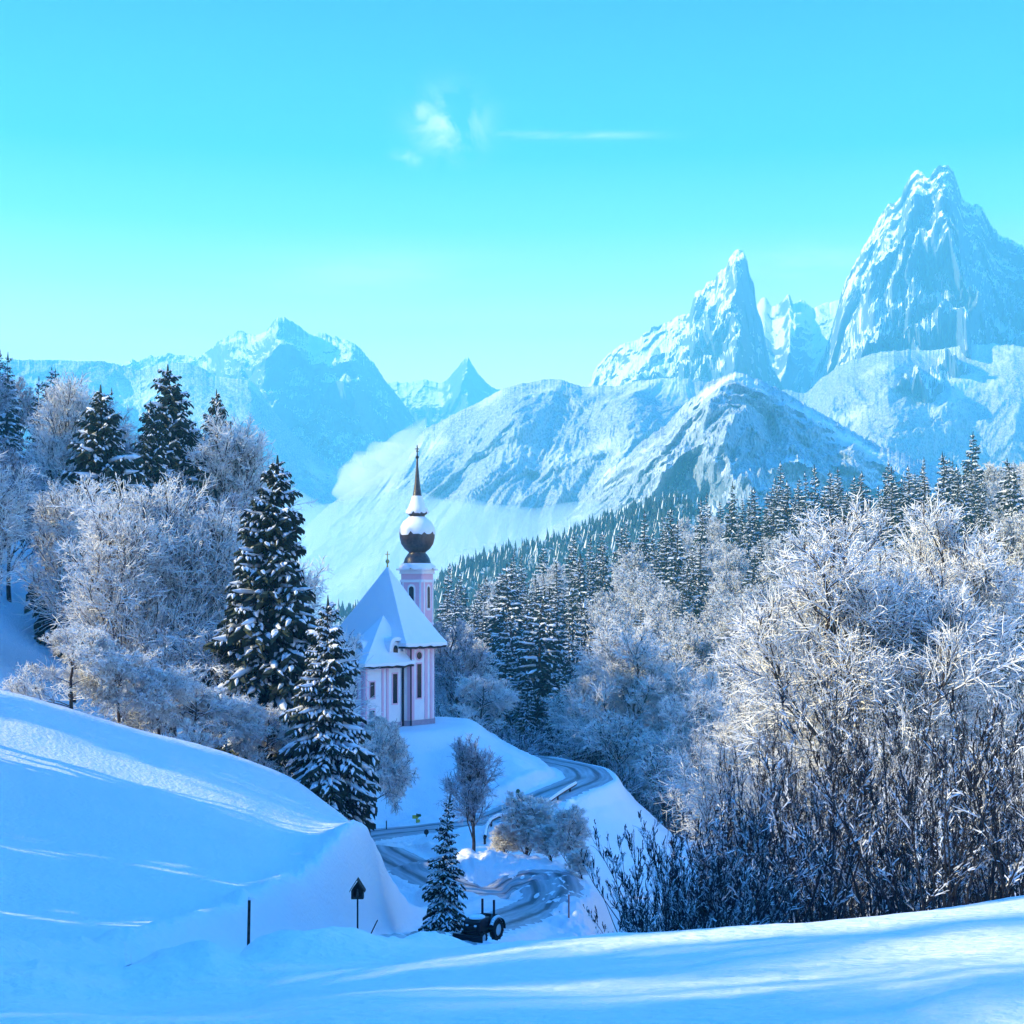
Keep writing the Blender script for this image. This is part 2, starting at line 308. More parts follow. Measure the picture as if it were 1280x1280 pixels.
# ------------------------------------------------------------------ terrain
def th(px): return math.degrees(math.atan((px - 640) / F))
RK = [1, 3, 6, 10, 15, 22, 30, 38, 48, 58, 70, 85, 100, 120, 140, 155, 175, 200, 240, 300, 360, 420, 600, 900, 2000, 16000]
FARZ = [-75, -120, -160, -160]
def colpy(px, pys):                       # rows given as the photo row at which the ground shows, for RK[1:22]
    c = math.cos(R(th(px)))
    z = [-1.62] + [(HY - p) / F * r * c for p, r in zip(pys, RK[1:22])] + FARZ
    return (th(px), z)
def colz(deg, zs): return (deg, [-1.62] + list(zs) + FARZ)
cols = [
 colz(-180, [-1.6, -1.5, -1.2, -1, 0, 1, 2.5, 4, 6, 9, 12, 16, 20, 24, 27, 30, 34, 38, 42, 45, 45]),
 colz(-110, [-1.6, -1.6, -1.5, -1, .2, 2, 6, 12, 18, 24, 29, 34, 38, 42, 45, 48, 51, 54, 56, 56, 54]),
 colz(-75,  [-1.6, -1.7, -1.9, -1.8, -.8, 1.5, 5, 10, 15, 19, 22, 24, 26, 29, 33, 37, 42, 50, 60, 58, 54]),
 colz(-50,  [-1.6, -1.8, -2.3, -2.8, -2.8, -1.5, 1, 4, 7, 9, 10, 11, 14, 20, 27, 36, 44, 52, 60, 58, 54]),
 colz(-35,  [-1.6, -1.9, -2.6, -3.4, -4.2, -4.6, -3.8, -2.4, -1, 0, 1, 4, 10, 20, 29, 38, 45, 52, 58, 56, 52]),
 colz(-25,  [-1.6, -1.9, -2.7, -3.7, -5.2, -6.4, -6.4, -5.6, -4.6, -3.6, -2, 1, 8, 17, 22, 27, 33, 40, 46, 46, 42]),
 colpy(0,   [1700, 1300, 1262, 1240, 1212, 1180, 1118, 1035, 945, 865, 865, 865, 800, 700, 650, 610, 580, 560, 560, 580, 600]),
 colpy(180, [1700, 1300, 1272, 1250, 1222, 1190, 1135, 1060, 985, 915, 955, 955, 880, 770, 710, 665, 635, 620, 630, 650, 680]),
 colpy(300, [1700, 1300, 1262, 1240, 1218, 1190, 1145, 1083, 1020, 950, 985, 990, 930, 830, 780, 740, 720, 710, 720, 740, 765]),
 colpy(360, [1700, 1297, 1250, 1228, 1210, 1188, 1152, 1098, 1040, 975, 1005, 1015, 985, 940, 900, 870, 840, 820, 800, 795, 800]),
 colpy(400, [1700, 1296, 1245, 1222, 1206, 1188, 1158, 1110, 1045, 1000, 1055, 1070, 1030, 960, 935, 920, 900, 870, 830, 810, 805]),
 colpy(440, [1700, 1295, 1240, 1216, 1204, 1190, 1165, 1115, 1047, 1030, 1095, 1085, 1038, 940, 918, 930, 930, 900, 850, 820, 810]),
 colpy(480, [1700, 1294, 1236, 1212, 1203, 1194, 1174, 1125, 1062, 1095, 1125, 1100, 1047, 935, 909, 935, 940, 910, 860, 820, 810]),
 colpy(515, [1700, 1293, 1232, 1207, 1202, 1197, 1184, 1145, 1094, 1135, 1140, 1100, 1042, 940, 903, 925, 945, 910, 860, 820, 805]),
 colpy(540, [1700, 1292, 1230, 1203, 1202, 1199, 1194, 1182, 1162, 1155, 1125, 1085, 1036, 942, 898, 915, 945, 910, 860, 820, 800]),
 colpy(580, [1700, 1291, 1228, 1199, 1200, 1250, 1262, 1252, 1232, 1195, 1143, 1085, 1030, 938, 899, 925, 940, 905, 855, 815, 795]),
 colpy(640, [1700, 1290, 1225, 1192, 1200, 1275, 1285, 1268, 1238, 1200, 1145, 1090, 1024, 945, 935, 945, 920, 875, 830, 795, 775]),
 colpy(700, [1700, 1290, 1222, 1185, 1195, 1270, 1285, 1275, 1250, 1205, 1150, 1112, 1024, 968, 952, 948, 915, 865, 815, 780, 762]),
 colpy(745, [1700, 1290, 1220, 1180, 1190, 1265, 1285, 1280, 1262, 1232, 1192, 1140, 1048, 970, 966, 960, 925, 870, 810, 768, 750]),
 colpy(800, [1700, 1288, 1216, 1174, 1182, 1255, 1275, 1275, 1262, 1240, 1205, 1155, 1075, 1008, 1018, 1000, 950, 875, 800, 750, 730]),
 colpy(860, [1700, 1286, 1213, 1169, 1175, 1240, 1262, 1262, 1250, 1228, 1195, 1150, 1092, 1050, 1062, 1030, 965, 880, 785, 730, 705]),
 colpy(960, [1700, 1284, 1205, 1160, 1162, 1200, 1222, 1222, 1210, 1190, 1160, 1130, 1090, 1055, 1022, 970, 910, 838, 745, 698, 680]),
 colpy(1097, [1700, 1275, 1195, 1148, 1147, 1165, 1182, 1185, 1175, 1155, 1125, 1092, 1050, 1005, 970, 920, 862, 790, 712, 675, 665]),
 colpy(1280, [1700, 1260, 1180, 1130, 1122, 1125, 1130, 1130, 1122, 1102, 1072, 1042, 1000, 955, 920, 870, 815, 745, 675, 645, 645]),
 colz(30, [-1.6, -1.7, -2.1, -2.8, -3.6, -4.2, -4.8, -5.5, -6, -6, -5, -3, 0, 5, 9, 16, 24, 33, 45, 55, 60]),
 colz(60, [-1.6, -1.6, -1.8, -2.2, -2.6, -3, -3.2, -3.5, -3.5, -3, -1, 2, 7, 12, 16, 22, 30, 38, 48, 55, 60]),
 colz(110, [-1.6, -1.6, -1.6, -1.6, -1.6, -1.6, -1.4, -1, 0, 2, 5, 8, 12, 17, 20, 25, 30, 36, 44, 50, 52]),
 colz(180, [-1.6, -1.5, -1.2, -1, 0, 1, 2.5, 4, 6, 9, 12, 16, 20, 24, 27, 30, 34, 38, 42, 45, 45]),
]
TH = np.array([c[0] for c in cols]); ZT = np.array([c[1] for c in cols]).T       # (radius, column)
rfine = np.concatenate([np.geomspace(1, 30, 90)[:-1], np.arange(30, 62, .8), np.arange(62, 170, .38), np.geomspace(170, 460, 130), np.geomspace(475, 16000, 40)])
tfine = np.concatenate([np.linspace(-180, -62, 60), np.linspace(-60, -24, 90), np.linspace(-23.7, 23.7, 820), np.linspace(24, 60, 90), np.linspace(62, 180, 60)])
Zr = pchip(np.log(RK), ZT, np.log(rfine))                                         # (r, cols)
Zg = pchip(TH, Zr.T, tfine).T                                                     # (r, theta)
XX = rfine[:, None] * np.sin(np.radians(tfine))[None]; YY = rfine[:, None] * np.cos(np.radians(tfine))[None]

def P(px, py, D): return np.array([(px - 640) / F * D, D, (HY - py) / F * D])
def Pr(px, py, r):                        # r is the radial distance
    return P(px, py, r * math.cos(R(th(px))))
def dense(pts, step=.5):
    p = np.array(pts); d = np.r_[0, np.cumsum(np.linalg.norm(np.diff(p[:, :2], axis=0), axis=1))]
    q = np.arange(0, d[-1], step); return pchip(d, p, q)
# roads and banks as (photo column, photo row, distance)
road_lower = dense([Pr(*a) for a in [(60, 1246, 19), (180, 1233, 21.5), (300, 1219, 25), (400, 1206, 30), (470, 1196, 38), (520, 1181, 48), (552, 1172, 60), (585, 1165, 70), (630, 1150, 80), (668, 1137, 86), (690, 1126, 90), (680, 1119, 93.5), (640, 1116, 94), (600, 1115, 93), (565, 1108, 93.5), (535, 1094, 96), (505, 1080, 103), (470, 1062, 110)]])
road_upper = dense([Pr(*a) for a in [(420, 1052, 112), (470, 1043, 117), (520, 1038, 119), (560, 1033, 120), (590, 1030, 120.5), (625, 1020, 122), (655, 1008, 124.5), (690, 993, 128), (718, 982, 132), (736, 972, 138), (728, 962, 145), (700, 955, 151), (672, 949, 157), (650, 946, 164)]])
def carve(Z, line, hw, bankw, lump, hump=.5):
    step = line[::2]
    m = (np.abs(XX - step[:, 0].mean()) < 80) & (YY > step[:, 1].min() - 8) & (YY < step[:, 1].max() + 8) & (XX > step[:, 0].min() - 8) & (XX < step[:, 0].max() + 8)
    idx = np.argwhere(m); X = XX[m]; Y = YY[m]
    best = np.full(len(X), 1e9); bz = np.zeros(len(X))
    for p in step:
        d = np.hypot(X - p[0], Y - p[1]); k = d < best; best[k] = d[k]; bz[k] = p[2]
    zz = Z[m]; n = fbm(X * 1.1, Y * 1.1, 4)
    t = np.clip((best - hw) / bankw, 0, 1); t = t * t * (3 - 2 * t)
    base = zz + hump * np.exp(-((best - hw - bankw) / .8)**2) * (n * lump + .4)
    Z[m] = bz * (1 - t) + base * t - .06 * (t < 1) * 0
    return Z
def ridge(Z, line, hw, sharp=1.0, lump=.5):
    """a heap of ploughed snow along a line; the z of the line is the crest"""
    m = (YY > line[:, 1].min() - 8) & (YY < line[:, 1].max() + 8) & (XX > line[:, 0].min() - 8) & (XX < line[:, 0].max() + 8)
    X = XX[m]; Y = YY[m]; best = np.full(len(X), 1e9); bz = np.zeros(len(X))
    for p in line[::2]:
        d = np.hypot(X - p[0], Y - p[1]); k = d < best; best[k] = d[k]; bz[k] = p[2]
    e = np.clip(1 - (best / hw)**2, 0, 1)**sharp
    n = fbm(X * 1.3, Y * 1.3, 4) - .5
    top = bz + n * lump
    Z[m] = np.where(best < hw, np.maximum(Z[m], Z[m] + (top - Z[m]) * e), Z[m])
    return Z
# gentle large wind shapes, then small lumps close by
Zg = Zg + (fbm(XX / 9, YY / 9, 3) - .5) * .35 * np.clip(rfine / 15, .25, 1)[:, None] * (rfine < 500)[:, None]
Zg = Zg + (fbm(XX / 1.6 + YY / 5, YY / 2.2, 3) - .5) * .05 * (rfine < 500)[:, None]
# church terrace
cx0, cy0 = -14.5, 150.0
dch = np.hypot((XX - cx0) / 8.5, (YY - cy0) / 8.5); k = np.clip((1.45 - dch) / .45, 0, 1); k = k * k * (3 - 2 * k)
Zg = Zg * (1 - k) + (-13.85 + (XX + 11) * .02) * k
Zg = carve(Zg, road_lower, 2.3, 1.4, .9)
Zg = carve(Zg, road_upper, 2.6, 1.3, .9, .35)
Zg = ridge(Zg, dense([Pr(*a) for a in [(556, 1080, 98.6), (582, 1070, 99), (612, 1067, 99.2), (645, 1071, 99), (672, 1076, 97.5), (692, 1088, 95), (704, 1106, 91)]]), 3.4, .6, .8)
Zg = ridge(Zg, dense([Pr(*a) for a in [(700, 1108, 91), (708, 1128, 86), (712, 1150, 81), (716, 1168, 77)]]), 1.9, .8, 1.3)
Zg = ridge(Zg, dense([Pr(*a) for a in [(180, 1207, 25.5), (260, 1203, 27), (340, 1198, 29), (420, 1190, 33), (470, 1180, 39), (500, 1168, 47)]]), 1.2, 1.3, .22)
Zg = ridge(Zg, dense([Pr(*a) for a in [(505, 1188, 42), (535, 1176, 52), (556, 1170, 58)]]), 1.5, .8, .8)
Zg = Zg + (fbm(XX * 1.5 + YY * .4, YY * .8, 5, .55) - .5) * .06 * (rfine < 140)[:, None] + (fbm(XX / 3.5 + 50, YY / 2.2, 4) - .5) * .16 * np.clip((rfine - 4) / 10, 0, 1)[:, None] * (rfine < 300)[:, None]

lr = np.log(rfine)
def H(x, y):
    r = max(math.hypot(x, y), 1.0); t = math.degrees(math.atan2(x, y))
    i = int(np.clip(np.searchsorted(rfine, r) - 1, 0, len(rfine) - 2)); j = int(np.clip(np.searchsorted(tfine, t) - 1, 0, len(tfine) - 2))
    a = (r - rfine[i]) / (rfine[i + 1] - rfine[i]); b = (t - tfine[j]) / (tfine[j + 1] - tfine[j]); a = min(max(a, 0), 1); b = min(max(b, 0), 1)
    return (Zg[i, j] * (1 - b) + Zg[i, j + 1] * b) * (1 - a) + (Zg[i + 1, j] * (1 - b) + Zg[i + 1, j + 1] * b) * a
def G(px, r, sink=.15):
    """ground point in the direction of photo column px at radial distance r"""
    t = R(th(px)); x, y = r * math.sin(t), r * math.cos(t); return (x, y, H(x, y) - sink)
b = Buf(); nr, ntt = Zg.shape
V = np.stack([XX, YY, Zg], -1).reshape(-1, 3)
I = (np.arange(nr - 1)[:, None] * ntt + np.arange(ntt - 1)[None]).ravel()
b.add(V, np.stack([I, I + 1, I + ntt + 1, I + ntt], -1)[:, ::-1])
c0 = len(V)
g = b.build('ground', M['snow'], smooth=True); tag(g, kind='structure')
# close the pole under the camera
bb = Buf(); ring = V[:ntt - 1]; bb.add(np.concatenate([ring, [[0, 0, -1.62]]]), [[i, (i + 1) % (ntt - 1), ntt - 1] for i in range(ntt - 1)])
g2 = bb.build('ground_underfoot', M['snow'], smooth=True); tag(g2, kind='structure')

def road_strip(name, line, hw):
    t = np.gradient(line[:, :2], axis=0); t /= np.linalg.norm(t, axis=1, keepdims=True); nrm = np.c_[-t[:, 1], t[:, 0]]
    K = 9; V = []; UV = []
    for k in range(K):
        s = (k / (K - 1) * 2 - 1) * hw; xy = line[:, :2] + nrm * s
        z = line[:, 2] + .09 + (vnoise(xy[:, 0] * 2, xy[:, 1] * 2) - .5) * .05 - .06 * (abs(s) > hw * .9)
        z = np.maximum(z, np.array([H(*q) for q in xy]) + .07) if abs(s) < hw * .95 else np.array([H(*q) for q in xy]) - .05
        V.append(np.c_[xy, z]); UV.append(np.c_[np.arange(len(line)) * .5, np.full(len(line), s)])
    V = np.stack(V, 1); UV = np.stack(UV, 1); n = len(line)
    I = (np.arange(n - 1)[:, None] * K + np.arange(K - 1)[None]).ravel(); f = np.stack([I, I + 1, I + K + 1, I + K], -1)
    b = Buf(); b.add(V.reshape(-1, 3), f); o = b.build(name, M['road'], smooth=True); tag(o, kind='structure')
    uvl = o.data.uv_layers.new(name='UVMap'); u = UV.reshape(-1, 2)[f.ravel()]; uvl.data.foreach_set('uv', u.astype(np.float32).ravel())
road_strip('road', road_lower, 2.2)
road_strip('upper_road', road_upper, 2.5)

# ------------------------------------------------------------------ mountains
def mountain(name, outline, Rc, Wf, Wb, mat_, spurs=(), amp=.10, jag=4.0, zb=-170, seed=0, nf=150, pw=1.15, freq=1.0):
    o = np.array(outline, float); n = int((o[-1, 0] - o[0, 0]) * .9); px = np.linspace(o[0, 0], o[-1, 0], n)
    py = pchip(o[:, 0], o[:, 1:2], px)[:, 0]
    py0 = py
    py = py - (fbm(px / 22 + seed, px * 0 + seed, 5, .6, True) - .55) * jag * 2.2 + (vnoise(px / 1.7, px * 0 + seed) - .5) * jag * .5
    t = np.concatenate([np.linspace(0, 1, nf), 1 + np.linspace(.02, 1, 30)])
    T, PX = np.meshgrid(t, px, indexing='ij'); PY = np.broadcast_to(py, T.shape); PB = PY * np.clip(T, 0, 1)**14 + py0 * (1 - np.clip(T, 0, 1)**14)
    ct = np.cos(np.arctan((PX - 640) / F)); zc = (HY - PB) / F * Rc * ct
    front = np.clip(T, 0, 1)**pw; back = 1 - np.clip(T - 1, 0, 1)**1.0
    hgt = (zc - zb); prof = np.where(T <= 1, front, back)
    r = Rc - Wf * (1 - np.clip(T, 0, 1)) + Wb * np.clip(T - 1, 0, 1)
    hgt = (zc - zb); LL = 330.0 / freq
    xm = PX / F * Rc; tm = np.clip(T, 0, 1) * (hgt.mean() + Wf) * .75
    e = np.clip(np.sin(np.clip(T, 0, 1) * math.pi), 0, 1)**.5 * (T <= 1)
    wx = (fbm(xm / LL / 1.5 + seed, tm / LL / 1.5 + seed, 3) - .5) * 1.6; wy = (fbm(xm / LL / 1.5 + seed + 40, tm / LL / 1.5, 3) - .5) * 1.6
    rid = fbm(xm / LL + wx + seed * 2.1, tm / LL / 1.15 + wy + seed, 7, .52, True)
    r = r - (rid - .55) * amp * Wf * 2.6 * (e * .80 + .20) * (T <= 1.02)
    for c_, wl, wr, A, lean in spurs:
        q = PX - (c_ + lean * (1 - T)) + (fbm(tm / 130 + seed, tm * 0, 3) - .5) * 30; aq = np.sqrt(q * q + (min(wl, wr) * .35)**2); s = np.where(q < 0, np.exp(-aq / wl), np.exp(-aq / wr) * math.exp(min(wl, wr) * .35 * (1 / wr - 1 / wl))); r = r - A * s * (T <= 1.02) * (e * .7 + .45)
    z = zb + hgt * prof + (fbm(xm / LL * 2.2 + wy + seed, tm / LL * 1.6 + wx, 6, .55, True) - .5) * hgt * .13 * e * np.clip((1 - T) * 5, 0, 1)
    tt = np.arctan((PX - 640) / F)
    V = np.stack([r * np.sin(tt), r * np.cos(tt), z], -1)
    # keep each row of the crest on its own sight line
    cr_ = nf - 1; V[cr_, :, 2] = (HY - PY[cr_]) / F * V[cr_, :, 1]
    V[nf:, :, 2] = np.minimum(V[nf:, :, 2], V[cr_, :, 2] - (np.arange(1, 31) * 2.0)[:, None])
    nn = len(t); I = (np.arange(nn - 1)[:, None] * n + np.arange(n - 1)[None]).ravel()
    b = Buf(); b.add(V.reshape(-1, 3), np.stack([I, I + 1, I + n + 1, I + n], -1))
    o_ = b.build(name, mat_, smooth=False); tag(o_, kind='structure'); return V
mountain('far_massif', [(-400, 520), (-150, 470), (20, 480), (120, 465), (180, 448), (210, 443), (245, 448), (262, 440), (282, 427), (300, 421), (315, 429), (335, 424), (350, 411), (372, 415), (388, 424), (400, 420), (418, 426), (440, 436), (468, 462), (500, 500), (530, 545), (560, 600), (600, 660)],
         5200, 1500, 900, M['alpfar'], [(345, 60, 30, 500, -40), (440, 40, 30, 350, 30)], amp=.12, jag=3.5, seed=3)
mountain('distant_peaks', [(420, 480), (470, 478), (510, 478), (530, 474), (552, 478), (570, 464), (580, 453), (584, 450), (590, 460), (602, 474), (625, 487), (660, 490), (700, 500), (760, 520)],
         6200, 1300, 900, M['alpfar'], [(583, 18, 14, 260, 0)], amp=.10, jag=2.2, seed=8)
mountain('left_shoulder', [(-300, 470), (0, 450), (120, 452), (180, 462), (205, 452), (225, 452), (250, 460), (270, 472), (292, 478), (312, 480), (332, 502), (350, 525), (375, 550), (400, 572), (430, 590), (470, 620), (520, 660)],
         3700, 1000, 700, M['wooded'], [(300, 60, 60, 200, 40)], amp=.10, jag=2.0, seed=5)
mountain('rocky_tower', [(660, 560), (690, 530), (720, 500), (736, 482), (744, 462), (760, 446), (782, 432), (800, 424), (815, 414), (838, 402), (850, 398), (861, 397), (866, 381), (870, 371), (879, 370), (884, 361), (893, 360), (898, 350), (906, 347), (912, 337), (921, 332), (929, 334), (934, 345), (937, 362), (943, 372), (945, 392), (953, 412), (958, 440), (975, 480), (1010, 560)],
         4300, 1000, 500, M['alp'], [(927, 60, 22, 420, -30), (870, 14, 24, 110, -10), (800, 30, 20, 120, 0)], amp=.15, jag=4.0, seed=11, pw=1.2, freq=2.2)
mountain('snowy_cirque', [(860, 520), (900, 440), (925, 400), (943, 384), (955, 372), (966, 382), (980, 378), (986, 368), (992, 380), (1004, 376), (1016, 384), (1030, 378), (1048, 376), (1065, 385), (1100, 400), (1160, 420)],
         5000, 1100, 600, M['alp'], [(985, 10, 10, 160, 0)], amp=.08, jag=3.0, seed=14)
mountain('sunlit_summit', [(1005, 500), (1022, 465), (1036, 430), (1042, 410), (1050, 378), (1060, 352), (1072, 330), (1086, 306), (1097, 288), (1110, 270), (1122, 266), (1138, 240), (1148, 234), (1160, 242), (1176, 226), (1190, 232), (1206, 262), (1226, 268), (1244, 300), (1275, 310), (1320, 350), (1400, 380), (1600, 430), (1900, 480), (2200, 600)],
         4000, 1100, 700, M['alp'], [(1180, 160, 60, 300, -60), (1090, 30, 20, 90, -30)], amp=.20, jag=6.0, seed=17, freq=1.7)
mountain('wooded_shoulder', [(880, 520), (930, 500), (980, 488), (1005, 492), (1030, 470), (1060, 455), (1097, 446), (1150, 440), (1240, 430), (1340, 450), (1500, 520), (1800, 620)],
         3300, 1000, 600, M['wooded'], [(1120, 90, 40, 200, -50)], amp=.10, jag=2.4, seed=19)
mountain('wooded_hill', [(380, 660), (420, 626), (470, 596), (510, 562), (530, 540), (552, 527), (580, 515), (605, 503), (640, 488), (665, 482), (690, 477), (715, 483), (735, 487), (770, 488), (810, 484), (850, 479), (880, 480), (910, 492), (960, 520), (1040, 570)],
         2700, 800, 600, M['wooded'], [(640, 60, 60, 180, -40), (800, 60, 50, 200, -60)], amp=.20, jag=2.0, seed=23)
mountain('rocky_hill', [(690, 660), (722, 636), (742, 610), (765, 590), (782, 578), (800, 560), (822, 545), (838, 535), (852, 520), (870, 506), (886, 492), (905, 482), (922, 479), (945, 484), (975, 492), (1000, 508), (1040, 528), (1097, 556), (1180, 585), (1300, 610), (1500, 640)],
         1900, 560, 500, M['woodedrock'], [(925, 160, 90, 200, 10), (840, 30, 30, 60, -30), (1010, 40, 30, 90, 40)], amp=.24, jag=4.5, seed=29, freq=2.6)
RIDGE = [(420, 772), (500, 760), (540, 738), (580, 712), (620, 700), (660, 690), (700, 678), (740, 664), (780, 650), (815, 636), (840, 628), (862, 634), (885, 662), (930, 690), (1000, 705), (1150, 715), (1400, 700)]
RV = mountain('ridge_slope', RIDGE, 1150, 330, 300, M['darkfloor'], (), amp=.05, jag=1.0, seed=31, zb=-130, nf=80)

# ------------------------------------------------------------------ haze and mist
def vol(name, density, color, aniso, label=None):
    m = bpy.data.materials.new(name); m.use_nodes = True; t = m.node_tree; t.nodes.clear()
    o = t.nodes.new('ShaderNodeOutputMaterial'); v = t.nodes.new('ShaderNodeVolumePrincipled')
    v.inputs['Density'].default_value = density; v.inputs['Color'].default_value = color + (1,); v.inputs['Anisotropy'].default_value = aniso
    t.links.new(v.outputs[0], o.inputs['Volume']); return m
b = Buf(); box(b, (0, 3200, 500), (9000, 7600, 1340)); hz = b.build('haze', vol('haze', .00022, (.20, .80, 1.0), .0), fix=True)
tag(hz, kind='stuff')
def blob_mesh(b, chain, n=18, seed=0, lump=.3):
    """closed lumpy tube through (point, radius xy, radius z)"""
    pts = []
    for c, ra, rb in chain: pts.append((*c, ra, rb))
    q = dense([(p[0], p[1], p[2], p[3], p[4]) for p in pts], np.linalg.norm(np.array(pts[-1][:2]) - np.array(pts[0][:2])) / 26)
    m = len(q); t = np.arange(n) * 2 * math.pi / n; d = unit(np.gradient(q[:, :3], axis=0)); V = []
    for i in range(m):
        e = math.sqrt(max(0.0, 1 - (2 * i / (m - 1) - 1)**4)) if 0 < i < m - 1 else .01
        a = unit(np.cross(d[i], [0, 0, 1.])); c = np.array([0, 0, 1.]); f = 1 + lump * (vnoise(t * 3 / 2 + i * .0, np.full(n, i * .45 + seed)) - .5) * 2
        V.append(q[i, :3] + (a * np.cos(t)[:, None] * q[i, 3] + c * np.sin(t)[:, None] * q[i, 4]) * (f * e)[:, None])
    V = np.array(V).reshape(-1, 3); b.add(V, [[i * n + j, i * n + (j + 1) % n, (i + 1) * n + (j + 1) % n, (i + 1) * n + j] for i in range(m - 1) for j in range(n)])
    b.add(np.concatenate([V[:n], V[-n:]]), [[0, (j + 1) % n, j] for j in range(1, n - 1)] + [[n, n + j, n + (j + 1) % n] for j in range(1, n - 1)])
b = Buf(); blob_mesh(b, [((-640, 1750, -20), 250, 120), ((-380, 1780, -20), 270, 148), ((-100, 1790, -20), 270, 152), ((150, 1780, -30), 250, 140), ((330, 1800, -60), 200, 110)], 26, 3, .22)
tag(b.build('valley_mist', vol('mist', .0034, (.86, .98, 1.0), .2), smooth=True, fix=True), 'pale cyan mist lying in the valley', 'mist', kind='stuff')
b = Buf(); D_ = 1720
blob_mesh(b, [(P(418, 620, 2150), 40, 14), (P(440, 603, 2140), 50, 26), (P(468, 584, 2120), 50, 26), (P(495, 566, 2100), 44, 20), (P(516, 545, 2090), 30, 13), (P(534, 520, 2080), 18, 7)], 16, 5, .45)
tag(b.build('cloud_strip', vol('cloud', .03, (1, .99, .98), .2), smooth=True, fix=True), 'bright white strip of cloud rising along the flank of the wooded hill', 'cloud', kind='stuff')
# ------------------------------------------------------------------ church
CH = empty('church', (-11.02, 148.0, -13.98))
tag(CH, 'pink and white church with steep snow covered roof and onion domed tower on the hill', 'church')
A = R(50); d1 = np.array([math.cos(A), math.sin(A)]); d2 = np.array([-math.sin(A), math.cos(A)])
def uv(u, v): return d1 * u + d2 * v
def U(u, v, z): q = uv(u, v); return (q[0], q[1], z)
WL, WV, EZ = 5.56, 10.6, 8.55                      # wall lengths, height of the eave above the base
AU, AV0, AV1, AE = -5.4, .3, 5.2, 6.7
mp_ = [uv(0, 0), uv(WL, 0), uv(WL, WV), uv(0, WV)]
b = Buf(); prism(b, [uv(.9, 0)] + [uv(WL - 1.2, 0), uv(WL, 1.2), uv(WL, WV), uv(0, WV), uv(0, .9)][0:5], -.8, EZ)
b.build('nave_wall', M['white'], CH)
b = Buf(); prism(b, [uv(AU, AV0), uv(0.02, AV0), uv(0.02, AV1), uv(AU + 1.2, AV1), uv(AU, AV1 - 1.2)], -.8, AE); b.build('sacristy_wall', M['white'], CH)
# pink pilasters, cornice and plinth standing proud of the plaster
def strip_on(b, origin_uv, axis, s0, s1, z0, z1, t=.06, nrm=None):
    """thin raised strip on a wall: axis unit vector (xy), from s0 to s1 along it, nrm outward"""
    o = np.array(origin_uv); a = np.array(axis); n = np.array(nrm)
    q = [o + a * s0 - n * .02, o + a * s1 - n * .02, o + a * s1 + n * t, o + a * s0 + n * t]
    V = [(p[0], p[1], z) for z in (z0, z1) for p in q]
    b.add(V, [[0, 1, 5, 4], [1, 2, 6, 5], [2, 3, 7, 6], [3, 0, 4, 7], [4, 5, 6, 7], [3, 2, 1, 0]])
nf_, ns_ = -d2, -d1
walls = []
bp_, bs_ = Buf(), Buf()
# right-front wall of the nave, along d1 at v=0
o_ = uv(0, 0)
for s0, s1 in ((.95, 1.35), (2.95, 3.35), (3.75, 4.1)): strip_on(bp_, o_, d1, s0, s1, .75, EZ - .55, .07, nf_)
strip_on(bp_, o_, d1, .9, WL - 1.2, EZ - .55, EZ - .05, .11, nf_)
strip_on(bs_, o_, d1, .9, WL - 1.2, -.6, .7, .14, nf_)
# chamfer on the right
c1 = uv(WL - 1.2, 0); c2 = uv(WL, 1.2); ax = (c2 - c1) / np.linalg.norm(c2 - c1); nn_ = np.array([ax[1], -ax[0]])
strip_on(bp_, c1, ax, 0, 1.69, EZ - .55, EZ - .05, .11, nn_); strip_on(bs_, c1, ax, 0, 1.69, -.6, .7, .14, nn_)
strip_on(bp_, c1, ax, .02, .3, .75, EZ - .55, .07, nn_)
# small chamfer at the near corner
e1 = uv(0, .9); e2 = uv(.9, 0); ax2 = (e2 - e1) / np.linalg.norm(e2 - e1); nn2 = np.array([ax2[1], -ax2[0]])
strip_on(bp_, e1, ax2, .9, 1.25, .75, EZ - .55, .07, nn2); strip_on(bp_, e1, ax2, 0, 1.27, EZ - .55, EZ - .05, .11, nn2); strip_on(bs_, e1, ax2, 0, 1.27, -.6, .7, .14, nn2)
strip_on(bp_, uv(0, 0), d2, .95, WV, EZ - .55, EZ - .05, .11, ns_)
# sacristy: right-front wall along d1 at v=AV0, and left-front wall along d2 at u=AU
oa = uv(AU, AV0)
for s0, s1 in ((.02, .28), (2.35, 2.62), (3.0, 3.3)): strip_on(bp_, oa, d1, s0, s1, .7, AE - .5, .07, nf_)
strip_on(bp_, oa, d1, 0, 5.2, AE - .5, AE - .05, .11, nf_); strip_on(bs_, oa, d1, 0, 5.2, -.6, .65, .14, nf_)
for s0, s1 in ((.1, .5), (2.0, 2.4), (3.2, 3.6)): strip_on(bp_, oa, d2, s0, s1, .7, AE - .5, .07, ns_)
strip_on(bp_, oa, d2, 0, 3.7, AE - .5, AE - .05, .11, ns_); strip_on(bs_, oa, d2, 0, 3.7, -.6, .65, .14, ns_)
bp_.build('pilaster_trim', M['pink'], CH); bs_.build('plinth', M['stone'], CH)

